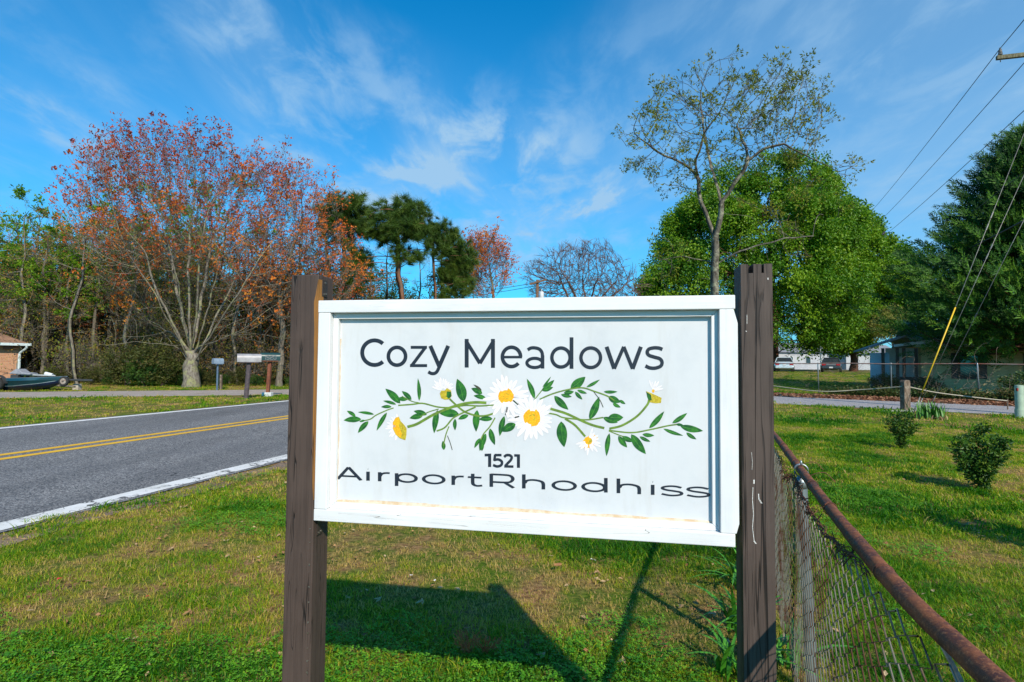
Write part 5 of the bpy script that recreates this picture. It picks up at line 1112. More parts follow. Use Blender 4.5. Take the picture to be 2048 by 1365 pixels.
for u_ in (-arm_len/2+.10, arm_len/2-.10, -.35):
    c_ = np.array(M4 @ Vector((u_, 0, .06))); b = MB(); b.tube([c_+[0, 0, -.2], c_+[0, 0, .06]], .012, 8)
    for k in range(4): b.tube([c_+[0, 0, .03+k*.042], c_+[0, 0, .05+k*.042], c_+[0, 0, .068+k*.042]], [.062-.006*k, .058-.006*k, .035], 14)
    b.tube([c_+[0, 0, .19], c_+[0, 0, .24]], [.03, .022], 12); b.build('insulator', m_ins, pole, smooth=True); ins.append(c_+[0, 0, .22]+pc)
b = MB(); b.tube([(-.5, -.19, arm_l[2]-.02), (0, -.17, arm_l[2]-.6)], .012, 6); b.build('arm_brace', m_steel, pole)
def wire(name, pts, r, mat, label, cat='power line', group=None, sag=0., parent=None, n=30):
    a, c_ = np.array(pts[0], float), np.array(pts[-1], float); t = np.linspace(0, 1, n)[:, None]; q = a+(c_-a)*t if len(pts) == 2 else catmull(pts, 14); 
    if sag and len(pts) == 2: q = q-np.array([0, 0, 1])*sag*4*t*(1-t)
    b = MB(); b.tube(q, r, 6); o = b.build(name, mat, parent, smooth=True)
    return tag(o, label, cat, group) if parent is None else o
Yf = 66.
GW = 'overhead wires at the right'
wire('power_line', [P(2140, -75, 9.5), ins[0]], .011, m_black, 'short span of wire rising from the crossarm end to the top right corner', group=GW, sag=.02)
wire('power_line', [ins[0], P(1700, 468, Yf)], .012, m_black, 'uppermost overhead wire running from the crossarm insulator down to the green tree', group=GW, sag=.35)
wire('power_line', [P(2052, 122, Yp), P(1706, 492, Yf)], .012, m_black, 'second overhead wire, between the top one and the one with a bird', group=GW, sag=.35)
w3a, w3b = P(2052, 218, Yp), P(1712, 512, Yf)
wire('power_line', [w3a, w3b], .012, m_black, 'third overhead wire, on which a small bird sits', group=GW, sag=.35)
wire('power_line', [P(2060, 335, Yp), P(1790, 528, Yf)], .012, m_black, 'fourth overhead wire, disappearing behind the cedar', group=GW, sag=.3)
wire('power_line', [P(2070, 430, Yp), P(1812, 552, Yf)], .025, m_black, 'thickest and lowest overhead cable, between green tree and cedar', group=GW, sag=.2)
# bird on the third wire
tb = .575; bp = w3a+(w3b-w3a)*tb-np.array([0, 0, .35*4*tb*(1-tb)])
bird = empty('bird', bp+[0, 0, .012], .6, 'tiny dark bird perched on the third overhead wire', 'bird')
b = MB(); b.tube(catmull([(-.28, 0, .06), (-.16, 0, .13), (-.02, 0, .19), (.10, 0, .26), (.16, 0, .36), (.20, 0, .42)]), np.interp(np.linspace(0, 1, 41), [0, .12, .35, .6, .8, .92, 1], [.012, .035, .095, .10, .062, .06, .02]), 10); b.tube([(.205, 0, .41), (.27, 0, .40)], [.018, .003], 6); b.tube([(0, .03, .10), (0, .03, 0)], .008, 5); b.tube([(0, -.03, .10), (0, -.03, 0)], .008, 5)
b.build('body', m_black, bird, smooth=True)
# guy wires: anchored on the lawn beside the drive, running up to the pole
an1 = G(1826, 830); an2 = G(1832, 826); an3 = G(1861, 812)
tops = [P(2052, 258, Yp-.4), P(2052, 342, Yp-.4), P(2052, 432, Yp-.4)]
for k, (a_, t_, lab) in enumerate(((an1, tops[0], 'leftmost guy wire with the yellow guard'), (an2, tops[1], 'middle guy wire beside the yellow guard'), (an3, tops[2], 'right-hand guy wire ending at the iris clump'))):
    root = empty('guy_wire', a_, 0, lab, 'guy wire', 'guy wires of the utility pole'); d = t_-a_; d = d*1.04
    b = MB(); b.tube([np.zeros(3)-d*.01, d], .0085, 6); b.build('strand', m_steel, root, smooth=True)
    if k == 0:
        f0 = .075; f1 = .36; b = MB(); b.tube([d*f0, d*f1], .019, 10); b.build('guard', m_yg_, root, smooth=True)
    b = MB(); b.tube([d*.0, d*.06], .016, 8); b.build('anchor_rod', m_steel, root, smooth=True)
    for f_ in (.62, .66) if k < 2 else (.5,): b = MB(); b.tube([d*f_, d*(f_+.02)], .02, 8); b.build('clamp', m_steel, root)
# far pole with transformer above the sign
Yq = 58.; bq = GB(1074, Yq); zt_ = P(1074, 560, Yq)[2]; fp_ = empty('utility_pole', bq, 0, 'distant utility pole with a white transformer, seen just above the sign', 'utility pole')
b = MB(); b.tube([(0, 0, -.3), (0, 0, zt_)], [.19, .15], 10); b.build('mast', m_pole, fp_, smooth=True)
b = MB(); b.box(-.9, .9, -.07, .07, -.09, .09, 0, Matrix.Translation(Vector((.05, -.2, zt_-.25))) @ Matrix.Rotation(radians(-16), 4, 'Y')); b.build('crossarm', m_pole, fp_)
b = MB(); b.tube([(.42, -.2, zt_-2.4), (.42, -.2, zt_-1.3), (.42, -.2, zt_-1.22)], [.24, .24, .12], 14); b.tube([(.42, -.2, zt_-1.2), (.42, -.2, zt_-1.02)], .05, 8); b.build('transformer', basic('light_grey_paint', (.55, .58, .60), (.42, .45, .48), 9, .5), fp_, smooth=True)
wire('power_line', [P(1072, 566, Yq), P(880, 590, 150)], .03, m_black, 'upper thin wire running left from the distant pole', group='wires left of the distant pole', sag=.3)
wire('power_line', [P(1072, 572, Yq), P(880, 598, 150)], .03, m_black, 'lower thin wire running left from the distant pole', group='wires left of the distant pole', sag=.3)

# ------------------------------------------------------------------ bollard with rope, pedestal, far fence
m_oldwood = barkmat('old_grey_post_wood', (.10, .07, .05), (.22, .165, .125), (.30, .25, .20), 9)
pb = G(1811, 823); bol = empty('bollard', pb, .1, 'short weathered wooden post with a chamfered top beside the gravel drive', 'post')
b = MB(); b.prism([(-.105, -.1), (.105, -.1), (.105, .93), (.075, .99), (-.075, .99), (-.105, .93)], -.10, .10); b.build('timber', m_oldwood, bol, bevel=.012)
m_rope = basic('pale_rope', (.42, .38, .30), (.30, .26, .20), 40, .9)
b = MB(); b.add([(-.9, -.25, .03), (.15, -.35, .03), (.3, -.05, .05), (-.2, .05, .05), (-.9, -.25, -.02), (.15, -.35, -.02), (.3, -.05, -.02), (-.2, .05, -.02)], [(0, 1, 2, 3), (0, 4, 5, 1), (1, 5, 6, 2), (3, 2, 6, 7), (0, 3, 7, 4)])
o = b.build('flat_stone', basic('pale_stone', (.45, .42, .38), (.34, .31, .27), 6, .9, bump=.4, bdist=.01)); o.location = pb; tag(o, 'flat pale stone lying at the foot of the short wooden post', 'stone')
hz_ = .78
wire('rope', [P(1420, 755, 24), P(1545, 772, 21.5), P(1640, 783, 20), P(1720, 780, 19.3), pb+[-.1, 0, hz_]], .018, m_rope, 'slack rope left of the short wooden post', 'rope', 'ropes strung along the drive')
wire('rope', [pb+[.1, 0, hz_], P(1870, 785, 18.8), P(1940, 794, 18.9), P(2014, 802, 19.2)], .018, m_rope, 'slack rope right of the short wooden post', 'rope', 'ropes strung along the drive')
b = MB(); q = P(2015, 802, 19.2); b.tube([(q[0], q[1], -.1), (q[0], q[1], q[2]+.05)], .02, 8); tag(b.build('stake', m_oldwood), 'low stake holding the right end of the rope', 'stake')
ped = empty('cable_pedestal', G(2040, 836), 0, 'pale green round utility pedestal at the right edge of the lawn', 'utility box')
m_pgreen = basic('pale_green_plastic', (.36, .45, .34), (.28, .36, .27), 5, .45)
b = MB(); b.tube([(0, 0, -.1), (0, 0, .24)], .118, 20); b.build('base', m_pgreen, ped, smooth=False)
b = MB(); b.tube([(0, 0, .24), (0, 0, .88), (0, 0, .915), (0, 0, .925)], [.105, .105, .098, .05], 20); o = b.build('cover', m_pgreen, ped); smooth_by_angle(o, 40)
b = MB(); b.box(-.112, -.085, -.07, -.02, .76, .84); b.build('tag', basic('red_tag', (.35, .03, .02), None, 9, .5), ped); b = MB(); b.tube([(.09, -.08, -.05), (.09, -.08, .17)], .022, 8); b.build('conduit', m_steel, ped)

fence2 = empty('chain_link_fence', (0, 0, 0), 0, 'long chain-link fence with rusty rail beyond the gravel drive', 'fence')
F0, F1, F2 = np.array([11.2, 35.2]), G(1783, 795)[:2], G(1960, 803)[:2]; dfe = (F2-F1)/np.linalg.norm(F2-F1); F0 = F1-dfe*13; F3 = F2+dfe*9; Lf = np.linalg.norm(F3-F0); hf = 1.56
def far_line(s): p = F0+(F3-F0)*s/Lf; return (p[0], p[1], 0, -dfe[1], dfe[0])
b = MB(); ss = np.linspace(0, Lf, 60); b.tube([(F0[0]+dfe[0]*s, F0[1]+dfe[1]*s, hf+.012*sin(s*1.3)) for s in ss], .024, 8); b.build('top_rail', basic('flaky_rusty_rail', (.30, .22, .19), (.24, .075, .045), 2.2, .7, .2, lo=.42, hi=.58), fence2, smooth=True)
LP = np.linalg.norm(F2-F1)
for k in (13-LP*2, 13-LP, 13, 13+LP, 13+2*LP, 13+3*LP):
    b = MB(); x, y = F0+dfe*k; lean = rng.normal(0, .03, 2); b.tube([(x, y, -.2), (x+lean[0], y+lean[1], hf-.01), (x+lean[0], y+lean[1], hf+.05)], [.03, .03, .022], 10); b.build('post', m_galv, fence2, smooth=True)
b = MB(); b.v = []; r0 = rng; weave(b, far_line, Lf, lambda s: hf-.02, .105, .0028, zb=.03, sides=3)
tag(b.build('wire_mesh', m_wire, fence2), 'diamond wire mesh of the far fence', None, None, 'stuff')
# dry vines and twigs in the far fence
m_vine = basic('dry_vine', (.25, .19, .14), (.16, .11, .08), 20, .9)
b = MB()
for k in range(46):
    s = rng.uniform(9, Lf); x, y = F0+dfe*s; p = np.array([x, y, rng.uniform(.05, 1.2)]); pts = [p]
    for j in range(6): p = p+np.array([dfe[0]*rng.normal(.05, .2), dfe[1]*rng.normal(.05, .2), rng.normal(.12, .16)]); p[2] = max(.03, p[2]); pts.append(p)
    b.tube(catmull(pts, 4), .006, 4, cap=False)
tag(b.build('dry_vines', m_vine), 'bare dry vines tangled in the far fence', None, None, 'stuff')
n = 1500; s = rng.uniform(12, Lf+4, n); off = rng.uniform(.1, 2.2, n); pts = np.stack([F0[0]+dfe[0]*s-dfe[1]*off*-1, F0[1]+dfe[1]*s+dfe[0]*off, rng.uniform(0, 1, n)**1.6*(.35+.8*sm((s-18)/6))], 1)
tag(scatter('hedge_growth', [T_leaves(26, .28, .12, .06, 300+s_) for s_ in range(3)], pts, np.zeros((n, 3)), rng.uniform(.6, 1.1, n), rng.uniform(0, 1, n), [leafmat('mixed_hedge_leaves', [(.02, .05, .01), (.05, .09, .015), (.12, .09, .03)], .2)]), 'rough low growth along the inside of the far fence', None, None, 'stuff')
# fallen leaves along the drive
n = 7000; u_ = rng.uniform(0, 1, n); v_ = rng.uniform(0, 1, n)**.8; A = np.array([(4.0, 33.7), (33.3, 7.3)]); Bq = np.array([(5.6, 36.0), (35.0, 9.0)]); p = (A[0]+(A[1]-A[0])*u_[:, None])*(1-v_[:, None])+(Bq[0]+(Bq[1]-Bq[0])*u_[:, None])*v_[:, None]
lt = MB(); 
for k in range(7): leafquad(lt, rng.normal(0, .09, 3)*[1, 1, .1]+[0, 0, .03], rng.normal(size=3)*[1, 1, .25], np.array([0, 0, 1.])+rng.normal(0, .4, 3), .12, .08)
tag(scatter('fallen_leaves', [lt], np.column_stack([p, np.full(n, .012)]), np.stack([np.zeros(n), np.zeros(n), rng.uniform(0, 6, n)], 1), rng.uniform(.6, 1.2, n), rng.uniform(0, 1, n), [leafmat('fallen_leaf_litter', [(.12, .045, .025), (.26, .11, .055), (.36, .20, .12)], .2)]), 'brown fallen leaves along the far side of the drive', None, None, 'stuff')

# ------------------------------------------------------------------ tan house with porch at the right
m_siding = basic('tan_lap_siding', (.70, .54, .28), (.60, .46, .24), 3, .7); m_roof = basic('grey_shingles', (.16, .18, .20), (.24, .25, .26), 14, .9, bump=.5, bdist=.01)
m_trimw = basic('white_house_trim', (.62, .63, .62), (.52, .53, .53), 5, .6); m_winframe = basic('dark_window_frame', (.05, .05, .05), None, 5, .5)
m_glass = basic('dark_window_glass', (.02, .026, .032), (.03, .036, .045), 2, .06, 0, spec=.8); m_bluew = basic('pale_blue_siding', (.42, .52, .60), (.36, .45, .53), 3, .7)
m_darkwood = basic('dark_porch_wood', (.05, .032, .025), (.09, .06, .045), 8, .7)
hb = np.array([P(1842, 700, 31.5)[0], 31.5, float(zg(P(1842, 700, 31.5)[0], 31.5))]); hd = np.array([.90, -.436]); hang = atan2(hd[1], hd[0])
house = empty('tan_house', hb, hang, 'low tan-sided house with grey roof behind the far fence', 'house')     # local x along the front wall, y into the house
WL, WH = 13.0, 2.65
b = MB(); b.box(.02, WL, .03, 7, -.5, WH-.03); b.build('wall', m_siding, house)
sb = MB(); sb.prism([(0, .004), (-.040, .004), (-.010, .148), (0, .148)], 0, WL, axis='x')
first = None
for k in range(17):
    if first is None: first = sb.build('siding_board', m_siding, house); first.location = (0, .028, 0); bd = first
    else: bd = first.copy(); scene.collection.objects.link(bd); bd.parent = house
    bd.location = (0, .026, .152*k)
def hwin(x, w_, z0, z1, parent=None):
    b = MB(); b.box(x-w_/2-.06, x+w_/2+.06, -.045, .03, z0-.06, z1+.06); f = b.build('window', m_winframe, house); f['label'] = 'dark shuttered window'
    b = MB(); b.box(x-w_/2, x+w_/2, -.052, -.047, z0, (z0+z1)/2-.02); b.box(x-w_/2, x+w_/2, -.052, -.047, (z0+z1)/2+.02, z1); b.build('pane', m_glass, f)
    for sx in (-1, 1): b = MB(); b.box(x+sx*(w_/2+.24)-.15, x+sx*(w_/2+.24)+.15, -.05, .02, z0-.04, z1+.04); b.build('shutter', m_winframe, f)
hwin(2.1, .75, .85, 2.15); hwin(5.2, .85, .85, 2.15); hwin(8.4, .85, .85, 2.15)
b = MB(); b.prism([(-.55, WH-.1), (3.4, WH+1.5), (7.6, WH-.1), (7.6, WH-.02), (3.4, WH+1.62), (-.55, WH+.0)], -.35, WL+.4, axis='x'); roof = b.build('roof', m_roof, house)
b = MB(); b.box(-.36, WL+.4, -.60, -.555, WH-.14, WH+.02); b.build('fascia', m_trimw, roof)
# porch wing to the left: low sloping roof on dark posts, pale blue wall behind
b = MB(); b.prism([(-2.75, 2.35), (-.9, 3.05), (.4, 2.62), (.4, 2.70), (-.9, 3.16), (-2.75, 2.45)], -.9, 5.2, axis='y'); pr_ = b.build('porch_roof', m_roof, house)
b = MB(); b.prism([(-1.4, 2.50), (1.2, 2.86), (1.2, 3.04), (-1.4, 2.64)], -.98, -.91, axis='y'); b.build('porch_fascia', m_trimw, pr_)
b = MB(); b.box(-2.45, -1.55, -.45, -.35, -.4, 2.2); b.build('porch_wall', m_bluew, house)
b = MB(); b.box(-1.54, .018, .9, 1.0, -.4, 2.5); b.build('porch_back_wall', m_trimw, house)
for x in (-1.87, -1.2, -.9, -.35): b = MB(); b.box(x-.07, x+.07, -.75, -.61, -.4, 2.45); b.build('porch_post', m_darkwood, house)
b = MB(); b.box(-1.1, .0, -.78, -.70, -.3, .88); b.box(-1.95, -1.1, -.78, -.70, .72, .84); b.build('porch_railing', m_darkwood, house)
for k in range(4): b = MB(); b.box(-1.85+.2*k, -1.81+.2*k, -.76, -.72, -.3, .72); b.build('baluster', m_darkwood, house)
# rough rhododendron-like growth below the porch, and hedge
c = copy_tree(protoS[0]); c.location = (hb[0]-2.2, hb[1]-.1, hb[2]); c.scale = (.75, .75, .5); c['label'] = 'dark shrub below the porch of the tan house'; c['group'] = 'shrubs by the tan house'
c = copy_tree(protoS[1]); c.location = (hb[0]-1.3, hb[1]-2.2, 0); c.scale = (.6, .6, .42); c['label'] = 'low brown-green shrub at the porch corner'; c['group'] = 'shrubs by the tan house'
c = copy_tree(protoS[0]); c.location = (21.6, 23.9, 0); c.scale = (1.05, .9, .62); c['label'] = 'rounded hedge shrub inside the far fence at the right edge'; c['group'] = 'shrubs by the tan house'

# ------------------------------------------------------------------ far white buildings, post, cars
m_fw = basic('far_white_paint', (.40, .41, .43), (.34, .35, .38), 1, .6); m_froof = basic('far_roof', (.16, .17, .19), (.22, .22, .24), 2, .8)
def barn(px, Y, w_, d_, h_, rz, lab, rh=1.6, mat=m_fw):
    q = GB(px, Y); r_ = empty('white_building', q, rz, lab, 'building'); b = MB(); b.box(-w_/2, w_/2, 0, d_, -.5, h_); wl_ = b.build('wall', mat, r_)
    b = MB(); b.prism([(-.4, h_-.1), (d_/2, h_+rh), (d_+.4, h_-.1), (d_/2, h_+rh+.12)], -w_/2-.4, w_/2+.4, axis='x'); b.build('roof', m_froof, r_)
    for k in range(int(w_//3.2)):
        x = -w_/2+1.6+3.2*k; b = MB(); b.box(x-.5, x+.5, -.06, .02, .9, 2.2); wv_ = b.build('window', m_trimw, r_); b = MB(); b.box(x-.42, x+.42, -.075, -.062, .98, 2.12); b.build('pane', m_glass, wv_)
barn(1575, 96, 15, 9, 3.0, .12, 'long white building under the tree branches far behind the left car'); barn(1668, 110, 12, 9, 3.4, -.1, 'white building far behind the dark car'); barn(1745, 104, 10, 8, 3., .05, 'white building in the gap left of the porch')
b = MB(); q = GB(1641, 62); b.tube([q+[0, 0, -.3], q+[0, 0, 3.2]], .06, 10); tag(b.build('white_pole', m_trimw), 'thin white pole standing behind the dark car', 'pole')

def car(name, px, Y, rz, paint, lab, wagon=False, s=1.0):
    """saloon seen from behind: lofted body, greenhouse, wheels, lamps, plate; local -y is the rear"""
    q = GB(px, Y); r_ = empty(name, q, rz, lab, 'car', 'parked cars beyond the house'); r_.scale = (s, s, s)
    mp = basic(name+'_paint', paint, tuple(c*.85 for c in paint), 3, .25, .3, spec=.6)
    st_ = [(-2.25, .70, .40, .72), (-2.20, .80, .30, .90), (-1.95, .86, .24, 1.0), (-1.2, .88, .22, .97), (-.4, .89, .22, .93), (.6, .89, .22, .92), (1.3, .87, .23, .88), (1.95, .82, .26, .76), (2.25, .68, .36, .62)]
    b = MB(); ns = 12; V = []
    for y, hw, z0, z1 in st_:
        for k in range(ns):
            th = 2*pi*k/ns+pi/ns; cx_, cz_ = cos(th), sin(th); sx = abs(cx_)**.45*np.sign(cx_); sz = abs(cz_)**.45*np.sign(cz_); V.append((hw*sx, y, (z0+z1)/2+(z1-z0)/2*sz))
    n_ = len(st_); F_ = [(i*ns+k, i*ns+(k+1) % ns, (i+1)*ns+(k+1) % ns, (i+1)*ns+k) for i in range(n_-1) for k in range(ns)]; b.add(V, F_); b.ng.append((list(range(ns)), 0)); b.ng.append((list(range((n_-1)*ns, n_*ns))[::-1], 0))
    body = b.build('body', mp, r_, recalc=True); smooth_by_angle(body, 45)
    y0, y1, y2, y3 = (-1.75, -1.05, .35, 1.05); b = MB(); lo, hi = .92, 1.40
    P8 = [(-.80, y0, lo), (.80, y0, lo), (.80, y3, lo-.04), (-.80, y3, lo-.04), (-.60, y1, hi), (.60, y1, hi), (.60, y2, hi), (-.60, y2, hi)]; b.add(P8, [(0, 1, 5, 4), (1, 2, 6, 5), (2, 3, 7, 6), (3, 0, 4, 7)]); b.build('cabin_glass', m_glass, r_, recalc=False)
    b = MB(); b.prism([(y1-.12, hi-.02), (y1-.02, hi+.035), (y2, hi+.03), (y2+.12, hi-.03)], -.62, .62, axis='x'); b.build('roof', mp, r_, bevel=.02)
    b = MB()
    for sx in (-1, 1):
        for a_, c_ in (((.80*sx, y0, lo), (.60*sx, y1, hi)), ((.80*sx, y3, lo-.03), (.60*sx, y2, hi)), ((.80*sx, -.3, lo), (.61*sx, -.3, hi))): b.tube([a_, c_], .035, 6)
    b.build('pillar', mp, r_)
    for sx in (-1, 1):
        for y in (-1.35, 1.35):
            b = MB(); b.tube([(sx*.70, y, .31), (sx*.90, y, .31)], .31, 20); w_ = b.build('wheel', m_black, r_); smooth_by_angle(w_, 40)
            b = MB(); b.tube([(sx*.895, y, .31), (sx*.912, y, .31)], .19, 14); b.build('rim', m_ins, w_)
        b = MB(); b.box(sx*.62-.17, sx*.62+.17, -2.275, -2.19, .66, .80); b.build('tail_light', basic('red_lamp_lens', (.45, .02, .02), (.30, .01, .01), 9, .2), r_, bevel=.01)
    b = MB(); b.box(-.78, .78, -2.34, -2.16, .36, .56); b.build('bumper', mp, r_, bevel=.03)
    b = MB(); b.box(-.16, .16, -2.36, -2.345, .40, .53) if not wagon else b.box(-.16, .16, -2.275, -2.26, .64, .78); b.build('number_plate', m_trimw, r_)
    b = MB(); b.box(-.42, .42, -2.265, -2.2, .70, .80); b.build('boot_panel', m_ins if not wagon else mp, r_)
    return r_
car('silver_sedan', 1567, 57, -.42, (.62, .70, .74), 'pale silver-blue sedan parked on the far lawn just right of the post', wagon=True)
car('dark_sedan', 1662, 57, -.52, (.05, .065, .075), 'dark grey sedan with red tail lights parked on the far lawn')

# ------------------------------------------------------------------ left side: mailboxes, brick house, boat on trailer
m_mbgrey = basic('galvanised_mailbox', (.34, .33, .34), (.26, .245, .25), 6, .5, .2); m_mbgreen = basic('dark_green_mailbox', (.010, .040, .042), (.015, .055, .055), 8, .35)
m_mbblue = basic('pale_blue_mailbox', (.20, .26, .33), (.15, .20, .27), 6, .5); m_dpost = basic('dark_purple_brown_post', (.055, .042, .05), (.09, .07, .075), 12, .7); m_rpost = barkmat('red_cedar_post', (.15, .05, .03), (.24, .09, .055), (.12, .05, .035), 9)
def mailbox(px, py, h, L, R_, rz, mb_, mp_, lab, post_r, square, lean=0., foot=None, digits=None):
    q = G(px, py); r_ = empty('mailbox', q, 0, lab, 'mailbox', 'mailboxes by the road')
    b = MB()
    if square: b.box(-post_r, post_r, -post_r, post_r, -.3, h, 0, Matrix.Rotation(lean, 4, 'Y'))
    else: b.tube([(0, 0, -.3), (lean*h, 0, h)], post_r, 10)
    b.build('post', mp_, r_)
    th = np.linspace(0, pi, 13); prof = [(-R_, 0)]+[(-R_*cos(t), R_*.9+R_*sin(t)) for t in th]+[(R_, 0)]
    T4 = Matrix.Translation(Vector((lean*h, 0, h))) @ Matrix.Rotation(rz, 4, 'Z')
    b = MB(); b.prism([(p[0], p[1]) for p in prof], -L/2, L/2, 'y', 0, T4); bx = b.build('box', mb_, r_); smooth_by_angle(bx, 30)
    for sgn in (-1, 1):
        pr2 = [(x*1.06, z*1.03-.006) for x, z in prof]; b = MB(); b.prism(pr2, sgn*L/2, sgn*(L/2+.022), 'y', 0, T4); d = b.build('door' if sgn > 0 else 'back_plate', mb_, bx)
    b = MB(); b.box(-R_*1.1, R_*1.1, -L*.42, L*.42, -.03, -.002, 0, T4); b.build('bracket', mp_, bx)
    if digits:
        # house number painted on the side that faces the lawn
        segs = {'1': 'bc', '5': 'afgcd', '2': 'abged', '0': 'abcdef'}; dw, dh = .085, .15
        lines = {'a': ((0, 1), (1, 1)), 'b': ((1, 1), (1, .5)), 'c': ((1, .5), (1, 0)), 'd': ((0, 0), (1, 0)), 'e': ((0, .5), (0, 0)), 'f': ((0, 1), (0, .5)), 'g': ((0, .5), (1, .5))}
        for i, ch in enumerate(digits):
            b = MB()
            for sg in segs[ch]:
                (a0, a1), (c0, c1) = lines[sg]; u0 = -.26+i*.13+a0*dw; u1 = -.26+i*.13+c0*dw; z0_, z1_ = .05+a1*dh, .05+c1*dh
                b.box(R_, R_+.004, min(u0, u1)-.011, max(u0, u1)+.011, min(z0_, z1_)-.011, max(z0_, z1_)+.011, 0, T4)
            b.build('digit', m_ins, bx)
    if foot: b = MB(); b.box(-.19, .19, -.12, .12, -.05, .16); b.build('footing', m_trimw, r_, bevel=.01)
    return r_
mailbox(491, 799, 1.40, .78, .16, radians(-62), m_mbgrey, m_dpost, 'large grey mailbox on a dark leaning post', .085, False, .07)
mailbox(535, 793, 1.46, .72, .17, radians(-66), m_mbgreen, m_rpost, 'dark green mailbox numbered 1520 on a reddish post with a white footing', .062, True, .05, foot=True, digits='1520')
mailbox(434, 781, 1.30, .42, .14, radians(-40), m_mbblue, basic('blue_steel_post', (.06, .10, .16), (.09, .14, .20), 8, .5), 'small pale blue mailbox on a thin blue post near the maple', .045, False, 0.)
q = G(441, 780); b = MB(); b.box(-.06, .06, -.06, .06, -.2, .75); o = b.build('short_stake', m_oldwood); o.location = q; tag(o, 'short yellowish stake beside the small pale blue mailbox', 'stake')

# brick house
def brickmat():
    m, nt, p, o = newmat('tan_brick'); k = NT(nt); v = k.coord('Object'); br = k.n('ShaderNodeTexBrick'); mp = k.n('ShaderNodeMapping'); mp.inputs['Rotation'].default_value = (radians(90), 0, 0); k.l(v, mp.inputs[0]); k.l(mp.outputs[0], br.inputs[0])
    br.inputs['Scale'].default_value = 1; br.inputs['Brick Width'].default_value = .24; br.inputs['Row Height'].default_value = .085; br.inputs['Mortar Size'].default_value = .008; br.inputs['Color1'].default_value = (.36, .16, .085, 1); br.inputs['Color2'].default_value = (.46, .23, .12, 1); br.inputs['Mortar'].default_value = (.33, .24, .18, 1)
    n_ = k.noise(v, 3.5, 4); col = k.mix(k.rng(n_, .62, .72), br.outputs['Color'], (.13, .06, .04)); k.l(col, p.inputs['Base Color']); p.inputs['Roughness'].default_value = .85; k.l(k.bump(br.outputs['Fac'], -.5, .01), p.inputs['Normal']); return m
m_brick = brickmat(); m_broof = basic('brown_shingles', (.30, .17, .11), (.20, .11, .075), 9, .9, bump=.5, bdist=.01, stretch=(1, 1, 4))
Yb = 34.; cb_ = GB(39.5, Yb); bh = empty('brick_house', cb_, radians(43), 'corner of a tan brick house with brown hipped roof at the left edge', 'house')
zw = P(40, 688, Yb)[2]; zr = P(0, 655, Yb)[2]
b = MB(); b.box(-14, 0, .0, 9, -.4, zw); b.build('wall', m_brick, bh)
b = MB(); ov = .45; R4 = [(-14-ov, -ov, zw), (ov, -ov, zw), (ov, 9+ov, zw), (-14-ov, 9+ov, zw), (-9.5, 4.5, zw+2.3), (-4.4, 4.5, zw+2.3)]; b.add(R4, [(0, 1, 5, 4), (2, 3, 4, 5)]); b.add(R4, [(1, 2, 5), (3, 0, 4)]); b.add([(x, y, z-.001) for x, y, z in R4[:4]], [(3, 2, 1, 0)]); rf = b.build('roof', m_broof, bh)
m_gutter = basic('pale_blue_white_gutter', (.52, .60, .62), (.45, .52, .55), 6, .5)
b = MB(); b.box(-14-ov, ov+.05, -ov-.11, -ov-.002, zw-.12, zw+.03); b.build('gutter', m_gutter, rf)
b = MB(); b.tube(catmull([(ov-.15, -ov-.06, zw-.12), (ov-.2, -ov+.02, zw-.3), (.02, -.09, zw-.55), (.0, -.09, zw-.8)], 5), .065, 8); b.tube([(.0, -.09, zw-.8), (.0, -.09, -.2)], .075, 8); b.build('downspout', m_gutter, bh)
b = MB(); b.box(-.75, -.2, -.24, -.005, zw-.32, zw-.1); b.build('soffit_return', basic('brown_soffit', (.16, .07, .05), None, 5, .7), bh)

# bass boat on its trailer
m_teal = basic('teal_boat_gelcoat', (.008, .050, .068), (.008, .040, .060), 2.5, .22, .1, spec=.6); m_navy = basic('navy_hull_gelcoat', (.008, .018, .07), (.010, .03, .09), 3, .2, spec=.6); m_stripe = basic('pale_hull_stripe', (.32, .40, .45), None, 4, .3); m_seat = basic('grey_boat_seat', (.28, .29, .32), (.20, .21, .24), 9, .6)
Ybt = 26.5; bow = P(136, 753, Ybt); boat = empty('bass_boat', (bow[0], Ybt, 0), radians(180), 'dark teal bass boat with pale stripe sitting on its trailer', 'boat')
zb_ = bow[2]
# local +x points aft (left in the picture), hull outline sampled at stations
def hull_pts(x): f = min(1, x/5.4); hw = .95*sm(.10+x/1.9)**.75 if x < 1.7 else .95; hw = max(hw, .03); sheer = zb_-.02-.20*f; keel = np.interp(x, [0, .35, .9, 1.8, 3, 5.4], [zb_-.10, zb_-.38, zb_-.60, zb_-.78, zb_-.84, zb_-.84]); return hw, sheer, keel
xs_ = np.concatenate([np.linspace(0, 1.8, 10), np.linspace(2.2, 5.4, 7)]); V = []; Fq = []; mi_ = []; rows = 7
for x in xs_:
    hw, sh, ke = hull_pts(x); mid = sh-(sh-ke)*.50; prof = [(0, ke), (hw*.55, ke+(mid-ke)*.35), (hw*.86, mid-.012), (hw*.88, mid+.012), (hw*.95, sh-.16), (hw*1.0, sh-.12), (hw*.97, sh)]
    for y, z in prof: V.append((x, y, z))
    for y, z in prof: V.append((x, -y, z))
b = MB(); nr = len(xs_)
for sd_ in (0, 1):
    for k in range(rows-1):
        f = [(i*14+sd_*7+k, (i+1)*14+sd_*7+k, (i+1)*14+sd_*7+k+1, i*14+sd_*7+k+1) for i in range(nr-1)]; f = f if sd_ else [q[::-1] for q in f]; Fq += f; mi_ += [(1, 1, 2, 0, 0, 0)[k]]*len(f)
b.v.append(np.array(V)); b.n = len(V); b.f4.append(np.array(Fq)); b.m4.append(np.array(mi_)); b.ng.append(([(nr-1)*14+k for k in range(7)]+[(nr-1)*14+7+k for k in range(6, -1, -1)], 0))
